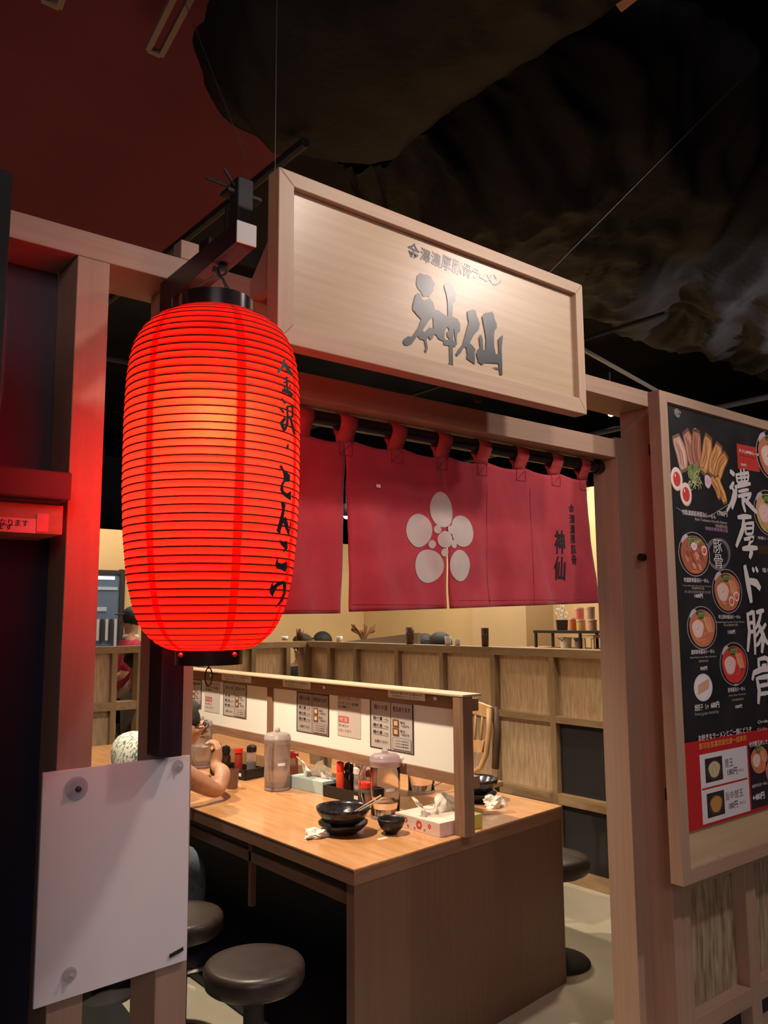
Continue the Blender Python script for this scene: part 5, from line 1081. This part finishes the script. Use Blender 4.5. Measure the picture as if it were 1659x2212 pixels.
orj = mat('orange_contents', (.62, .16, .04), .4); pkj = mat('pink_contents', (.75, .22, .20), .5); ylj = mat('yellow_contents', (.75, .52, .22), .4)
for px, z0, r_, h, m_, lb_ in ((1238, 1.389, .028, .10, orj, 'orange filled jar next to the utensil caddy'), (1255, 1.389, .036, .085, ylj, 'yellow filled square tub, lower of its pair'), (1253, 1.476, .034, .095, pkj, 'pink filled tub stacked on the yellow one'), (1279, 1.389, .038, .085, mat('peach_contents', (.78, .45, .33), .4), 'peach filled tub at the right end, lower one'), (1276, 1.476, .036, .10, mat('clear_contents', (.70, .52, .40), .2), 'clear tub stacked at the right end')):
    q = K(px, 1350); t = empty('food_tub', (KX, q.y, z0), lb_, 'tub', gj)
    MB().lathe([(.0001, 0), (r_, 0), (r_*1.02, h*.86), (.0001, h*.86)], (KX, q.y, z0), 16).build('body', m_, t, auto=40); MB().lathe([(.0001, h*.86), (r_*1.08, h*.86), (r_*1.08, h), (.0001, h)], (KX, q.y, z0), 16).build('lid', mat('pale_lid', (.75, .55, .50), .4), t, auto=40)
for px, r_, h, m_, nm, lb_ in ((1222, .05, .085, white, 'white_tub', 'white tub with handle under the small black rack'), (1250, .035, .085, mat('grey_jug', (.28, .25, .28), .4), 'grey_jug', 'grey jug under the rack beside the white tub')):
    q = K(px, 1385); t = empty(nm, (KX, q.y, 1.245), lb_, 'tub'); MB().lathe([(.0001, 0), (r_*.85, 0), (r_, h), (.0001, h)], (KX, q.y, 1.245), 20).build('body', m_, t, auto=40)
    MB().tube([(KX-r_, q.y+r_*.9, 1.245+h), (KX-r_*1.05, q.y, 1.245+h*.7), (KX-r_, q.y-r_*.9, 1.245+h)], .003, 6).build('handle', blackm, t)
q = K(1281, 1385); hs = MB().box((KX-.07, q.y-.055, 1.245+.085), (KX+.07, q.y+.055, 1.245+.108))
for sx_ in (-1, 1):
    for sy_ in (-1, 1): hs.box((KX+sx_*.055-.01, q.y+sy_*.045-.01, 1.245), (KX+sx_*.055+.01, q.y+sy_*.045+.01, 1.245+.085))
tag(hs.build('small_stand', mat('cream_plastic', (.72, .60, .40), .4), loc=(KX, q.y, 1.245)), 'little cream stand with short legs under the right end of the rack', 'stand')
# passage to the kitchen seen at far left
kd = empty('kitchen_hatch', (2.75, 7.78, 0.9), 'dark framed opening to a bluish kitchen with hanging cloths, seen past the left post', 'doorway')
A = at(205, 1240, 7.78); B = at(252, 1405, 7.78)
part((A.x-.3, 7.765, .6), (B.x, 7.785, A.z), 'opening', mat('kitchen_blue_grey', (.09, .14, .24), .6), kd, 0)
part((B.x, 7.75, .6), (B.x+.05, 7.79, A.z+.05), 'jamb', blackm, kd); part((A.x-.3, 7.75, A.z), (B.x, 7.79, A.z+.04), 'head', blackm, kd)
part((A.x-.3, 7.755, A.z-.35), (B.x-.12, 7.764, A.z-.31), 'shelf', mat('pale_blue', (.35, .45, .6), .5), kd); part((B.x-.24, 7.757, A.z-.05), (B.x-.05, 7.764, A.z-.02), 'strip_light', mat('strip_glow', (1, 1, 1), .4, emis=(.8, .9, 1), estr=1.6), kd)
part((A.x-.3, 7.755, A.z-.15), (B.x-.02, 7.764, A.z-.12), 'shelf', mat('pale_blue', (.35, .45, .6), .5), kd)
for k in range(5):
    MB().box((A.x+.02+k*.042, 7.74, A.z-.62-.02*(k % 2)-.25*(k > 3)), (A.x+.045+k*.042, 7.75, A.z-.42)).build('hanging_cloth', [mat('cloth_grey', (.45, .45, .48), .8), blackm][k % 2], kd)

# ================================================================ people
def skinfig(name, pts, edges, m_, parent, root=0, sub=2):
    me = bpy.data.meshes.new(name); org = WL[parent.name]
    me.from_pydata([tuple(Vector(p[:3]) - org) for p in pts], edges, []); me.materials.append(m_)
    o = bpy.data.objects.new(name, me); COL.objects.link(o); o.parent = parent; WL[o.name] = org
    md = o.modifiers.new('skin', 'SKIN'); md.use_smooth_shade = True
    for i, p in enumerate(pts):
        sv = me.skin_vertices[0].data[i]; r_ = p[3]; sv.radius = (r_, r_) if not isinstance(r_, tuple) else r_; sv.use_root = (i == root)
    s_ = o.modifiers.new('sub', 'SUBSURF'); s_.levels = sub; s_.render_levels = sub
    return o
def chain(pts): return [(i, i+1) for i in range(len(pts)-1)]
# the seated man (faces +x, leaning over the table)
mn = empty('person', (1.30, 3.50, 0), 'seated person in a patterned shirt and glasses bent over the table, hand near chin', 'person')
H = Vector((1.650, 3.43, 1.020))
sh_r, sh_l = (1.51, 3.31, .925), (1.51, 3.70, .925)
elb = (1.79, 3.385, .748); wr = Vector(atx(474, 1640, 1.90))
body = [(1.34, 3.50, .52, .115), (1.40, 3.50, .66, .100), (1.46, 3.49, .79, .100), (1.52, 3.48, .90, .095), (1.56, 3.47, .965, .06), (1.59, 3.45, 1.00, .058), (1.64, 3.435, 1.025, .104), (1.645, 3.43, 1.065, .102),
        (1.51, 3.36, .93, .06), (sh_r[0], sh_r[1], sh_r[2], .058), (1.62, 3.33, .84, .048), (*elb, .040), (1.84, 3.42, .82, .038), (wr.x-.02, wr.y, wr.z-.03, .027),
        (1.51, 3.64, .93, .06), (*sh_l, .058), (1.60, 3.80, .86, .046), (1.74, 3.86, .765, .04), (1.86, 3.80, .745, .034), (1.95, 3.74, .74, .027),
        (1.70, 3.40, .985, .035)]
E_ = [(0, 1), (1, 2), (2, 3), (3, 4), (4, 5), (5, 6), (6, 7), (3, 8), (8, 9), (9, 10), (10, 11), (11, 12), (12, 13), (3, 14), (14, 15), (15, 16), (16, 17), (17, 18), (18, 19), (6, 20)]
b0 = len(body)
# right hand: palm and five curled fingers, thumb from the side
pm_ = wr + Vector((.0, .012, .03)); body.append((pm_.x, pm_.y, pm_.z, .028)); E_.append((13, b0))
fd = Vector((-.35, .25, .55)).normalized()
for k in range(4):
    base = pm_ + Vector((.012*(k-1.5), .014*(k-1.5), .018)); i0 = len(body); ln_ = (.030, .034, .032, .026)[k]
    body += [(*base, .0105), (*(base + Vector((-.004, .02, .022))), .0095), (*(base + Vector((-.022, .03, .030))*1.0 + Vector((-ln_*.3, 0, 0))), .0085), (*(base + Vector((-.045, .026, .020))), .008)]
    E_ += [(b0, i0), (i0, i0+1), (i0+1, i0+2), (i0+2, i0+3)]
i0 = len(body); body += [(*(pm_ + Vector((-.026, -.010, .008))), .011), (*(pm_ + Vector((-.045, -.004, .028))), .009)]; E_ += [(b0, i0), (i0, i0+1)]
skinfig('body', body, E_, skin, mn)
# face details
fc = MB(); fdir = Vector((.72, -.12, -.42)).normalized()
fc.ball(H + Vector((.005, 0, .02)), .001)
nose = H + Vector((.085, -.01, -.005)); fc.tube([H + Vector((.075, -.005, .03)), nose + Vector((.012, 0, -.01)), nose + Vector((-.01, 0, -.016))], [.009, .014, .010], 8)
fc.ball(H + Vector((-.01, -.088, .01)), .022, 10, 8, (.8, .35, 1.3)); fc.build('facial_features', skin, mn, smooth=True)
MB().ball(H + Vector((.078, -.035, .022)), .010).ball(H + Vector((.078, .03, .022)), .010).build('eyes', mat('eye_dark', (.03, .02, .02), .2), mn, smooth=True)
MB().tube([H + Vector((.088, -.022, -.038)), H + Vector((.092, 0, -.040)), H + Vector((.086, .02, -.038))], .004, 6).build('mouth', mat('lip', (.35, .13, .11), .5), mn)
hr = MB().ball((0, 0, 0), .103, 28, 20); v2 = []
for p in hr.v:
    q = Vector(p); k = 1 + .05*noise.noise(q*40)
    if q.x > .045 and q.z < .05: k *= .80
    if q.z < -.02: k *= .86
    v2.append(tuple(H + Vector((-.018, 0, .045)) + Vector((q.x*1.02*k, q.y*.95*k, q.z*.92*k))))
hr.v = v2; hr.build('hair', hairm, mn, smooth=True)
gl = MB(); gx = H + Vector((.086, 0, .020))
for s_ in (-1, 1): gl.tube([(gx.x, gx.y + s_*.032 + .024*math.cos(a), gx.z + .017*math.sin(a)) for a in [2*math.pi*i/14 for i in range(14)]], .0022, 5, closed=True)
gl.tube([(gx.x, gx.y-.056, gx.z+.004), (gx.x-.06, gx.y-.088, gx.z+.006), (gx.x-.115, gx.y-.092, gx.z+.004)], .0026, 5)
gl.build('glasses', mat('glasses_frame', (.05, .03, .03), .3), mn)
shirtm = noisy('patterned_shirt', (.10, .15, .13), (.66, .68, .60), (62, 62, 62), .8, 4, lo=.40, hi=.50)
skinfig('shirt', [(1.36, 3.50, .54, .145), (1.40, 3.50, .66, .130), (1.46, 3.49, .79, .128), (1.52, 3.48, .90, .125), (1.56, 3.475, .95, .085), (1.505, 3.355, .93, .092), (1.515, 3.305, .92, .082), (1.62, 3.330, .845, .066), (1.50, 3.645, .93, .090), (1.51, 3.72, .92, .082), (1.60, 3.80, .855, .066)],
        [(0, 1), (1, 2), (2, 3), (3, 4), (3, 5), (5, 6), (6, 7), (3, 8), (8, 9), (9, 10)], shirtm, mn)
jean = noisy('blue_jeans', (.07, .09, .12), (.12, .15, .19), (40, 40, 40), .85)
skinfig('trousers', [(1.27, 3.50, .53, .13), (1.33, 3.40, .52, .095), (1.66, 3.36, .50, .075), (1.70, 3.42, .30, .058), (1.68, 3.45, .10, .05), (1.33, 3.60, .52, .095), (1.66, 3.68, .50, .075), (1.72, 3.70, .30, .058), (1.74, 3.72, .10, .05)],
        [(0, 1), (1, 2), (2, 3), (3, 4), (0, 5), (5, 6), (6, 7), (7, 8)], jean, mn)
for (x_, y_) in ((1.74, 3.45), (1.80, 3.72)):
    so_ = MB().ball((x_+.03, y_, .055), .06, 16, 10, (2.1, .8, .78)); so_.v = [(p[0], p[1], max(p[2], .022)) for p in so_.v]
    o = so_.build('shoe', noisy('navy_shoe', (.015, .02, .035), (.03, .035, .055), (60, 60, 60), .6), mn, smooth=True)
    s2 = MB().ball((x_+.03, y_, .016), .062, 18, 8, (2.1, .82, .26)); s2.v = [(p[0], p[1], min(max(p[2], 0), .026)) for p in s2.v]; s2.build('sole', mat('white_rubber', (.7, .68, .62), .6), o)

def far_person(x, y, ang, label, top, legs, z_seat=None, hair=hairm, cap=None, scarf=None, bend=0.0):
    """simple full figure; ang = facing; z_seat None means standing"""
    t = empty('person', (x, y, 0), label, 'person'); ca, sa = math.cos(ang), math.sin(ang)
    def P(f, s_, z, r_): return (x + f*ca - s_*sa, y + f*sa + s_*ca, z, r_)
    hip = (z_seat + .09) if z_seat else .80
    sh = hip + .50; hd = sh + .16
    fig = [P(0, 0, hip, .12), P(.02*bend, 0, hip+.2, .11), P(.08*bend, 0, sh-.04, .12), P(.14*bend, 0, sh+.06, .052), P(.2*bend, 0, hd-.04, .07), P(.22*bend, 0, hd+.05, .088), P(.08*bend, .17, sh-.02, .052), P(.10, .22, sh-.27, .04), P(.30, .14, sh-.34, .03), P(.38, .12, sh-.33, .026), P(.08*bend, -.17, sh-.02, .052), P(.10, -.22, sh-.27, .04), P(.30, -.14, sh-.34, .03), P(.38, -.12, sh-.33, .026)]
    ed = [(0, 1), (1, 2), (2, 3), (3, 4), (4, 5), (2, 6), (6, 7), (7, 8), (8, 9), (2, 10), (10, 11), (11, 12), (12, 13)]
    i0 = len(fig)
    if z_seat: lg = [[P(.02, s_*.09, hip, .085), P(.40, s_*.10, hip-.02, .065), P(.40, s_*.10, .10, .045), P(.47, s_*.10, .04, .04)] for s_ in (1, -1)]
    else: lg = [[P(0, s_*.09, hip-.06, .085), P(.02, s_*.10, .48, .062), P(0, s_*.10, .09, .045), P(.09, s_*.10, .04, .04)] for s_ in (1, -1)]
    for l_ in lg: k = len(fig); fig += l_; ed += [(0, k), (k, k+1), (k+1, k+2), (k+2, k+3)]
    skinfig('body', fig, ed, skin, t, sub=1)
    cl_ = [P(0, 0, hip+.02, .138), P(.02*bend, 0, hip+.2, .13), P(.08*bend, 0, sh-.04, .14), P(.1*bend, 0, sh+.035, .075), P(.08*bend, .17, sh-.02, .068), P(.10, .22, sh-.25, .055), P(.08*bend, -.17, sh-.02, .068), P(.10, -.22, sh-.25, .055)]
    skinfig('shirt', cl_, [(0, 1), (1, 2), (2, 3), (2, 4), (4, 5), (2, 6), (6, 7)], top, t, sub=1)
    tl = [P(0, 0, hip, .136)]; te = []
    for l_ in lg: k = len(tl); tl += [(p[0], p[1], p[2], p[3]*1.15) for p in l_[:3]]; te += [(0, k), (k, k+1), (k+1, k+2)]
    skinfig('trousers', tl, te, legs, t, sub=1)
    c = Vector(P(.22*bend-.012, 0, hd+.055, 0)[:3]); h = MB().ball((0, 0, 0), .103, 18, 12); vv = []
    for p in h.v:
        q = Vector(p); f_ = q.x*ca + q.y*sa; k = .86 if (f_ > .04 and q.z < .03) or q.z < -.03 else 1
        vv.append(tuple(c + q*k))
    h.v = vv; h.build('cap' if cap else 'hair', cap or hair, t, smooth=True)
    if cap: a_ = c + Vector((ca*.10, sa*.10, .03)); MB().ball(a_, .055, 14, 8, (1.1, 1.0, .14)).build('cap_visor', cap, t, smooth=True)
    nb = Vector(P(.22*bend+.09, 0, hd+.01, 0)[:3]); MB().ball(nb, .014, 8, 6, (1.1, .8, 1.2)).build('nose', skin, t, smooth=True)
    if scarf: q = Vector(P(.1*bend, 0, sh+.05, 0)[:3]); MB().ball(q, .075, 14, 8, (1, 1, .5)).build('neckerchief', scarf, t, smooth=True)
    return t
capm = mat('black_cap', (.012, .013, .018), .7)
redshirt = noisy('crimson_shirt', (.34, .02, .05), (.45, .03, .07), (12, 12, 12), .85)
p = at(284, 1340, 7.15); far_person(p.x, p.y, math.radians(170), 'standing person in a crimson shirt and black cap beyond the far partition', redshirt, blackm, None, cap=capm, scarf=white)
p = at(284, 1490, 6.2); far_person(p.x+.05, p.y, math.radians(0), 'seated diner with dark hair directly below the crimson shirted person', mat('grey_top', (.14, .12, .11), .8), jean, .40)
p = at(652, 1430, 6.25); far_person(p.x, p.y, math.radians(200), 'seated diner in black seen through the gap at the partition\'s far corner', mat('black_top', (.015, .015, .022), .8), blackm, .46)
gd = mat('navy_top', (.03, .035, .05), .8)
p = atx(948, 1370, 4.75); far_person(p.x, p.y, math.radians(100), 'diner in a black cap, larger of the two heads above the partition ledge', gd, blackm, .475, cap=capm)
p = atx(915, 1375, 5.1); far_person(p.x, p.y, math.radians(100), 'diner in a black cap, lower head just left of the larger one', gd, blackm, .45, cap=capm)
p = atx(694, 1380, 4.9); far_person(p.x, p.y, math.radians(120), 'diner in a dark cap showing only its top above the far ledge', gd, blackm, .46, cap=capm)

# thin dark sheet on the floor and baseboard inside
A, B = atz(222, 2118, .004), atz(286, 2200, .004); d = (B-A)
mt = MB().slab([A - d*.6, B + d*1.5, B + d*1.5 + Vector((-.6, -.1, 0)), A - d*.6 + Vector((-.6, .3, 0))], (0, 0, .006))
tag(mt.build('dark_floor_sheet', mat('dark_sheet', (.02, .022, .022), .9), loc=(A.x, A.y, .004)), 'thin dark floor sheet just inside the two left posts', 'shade sheet')
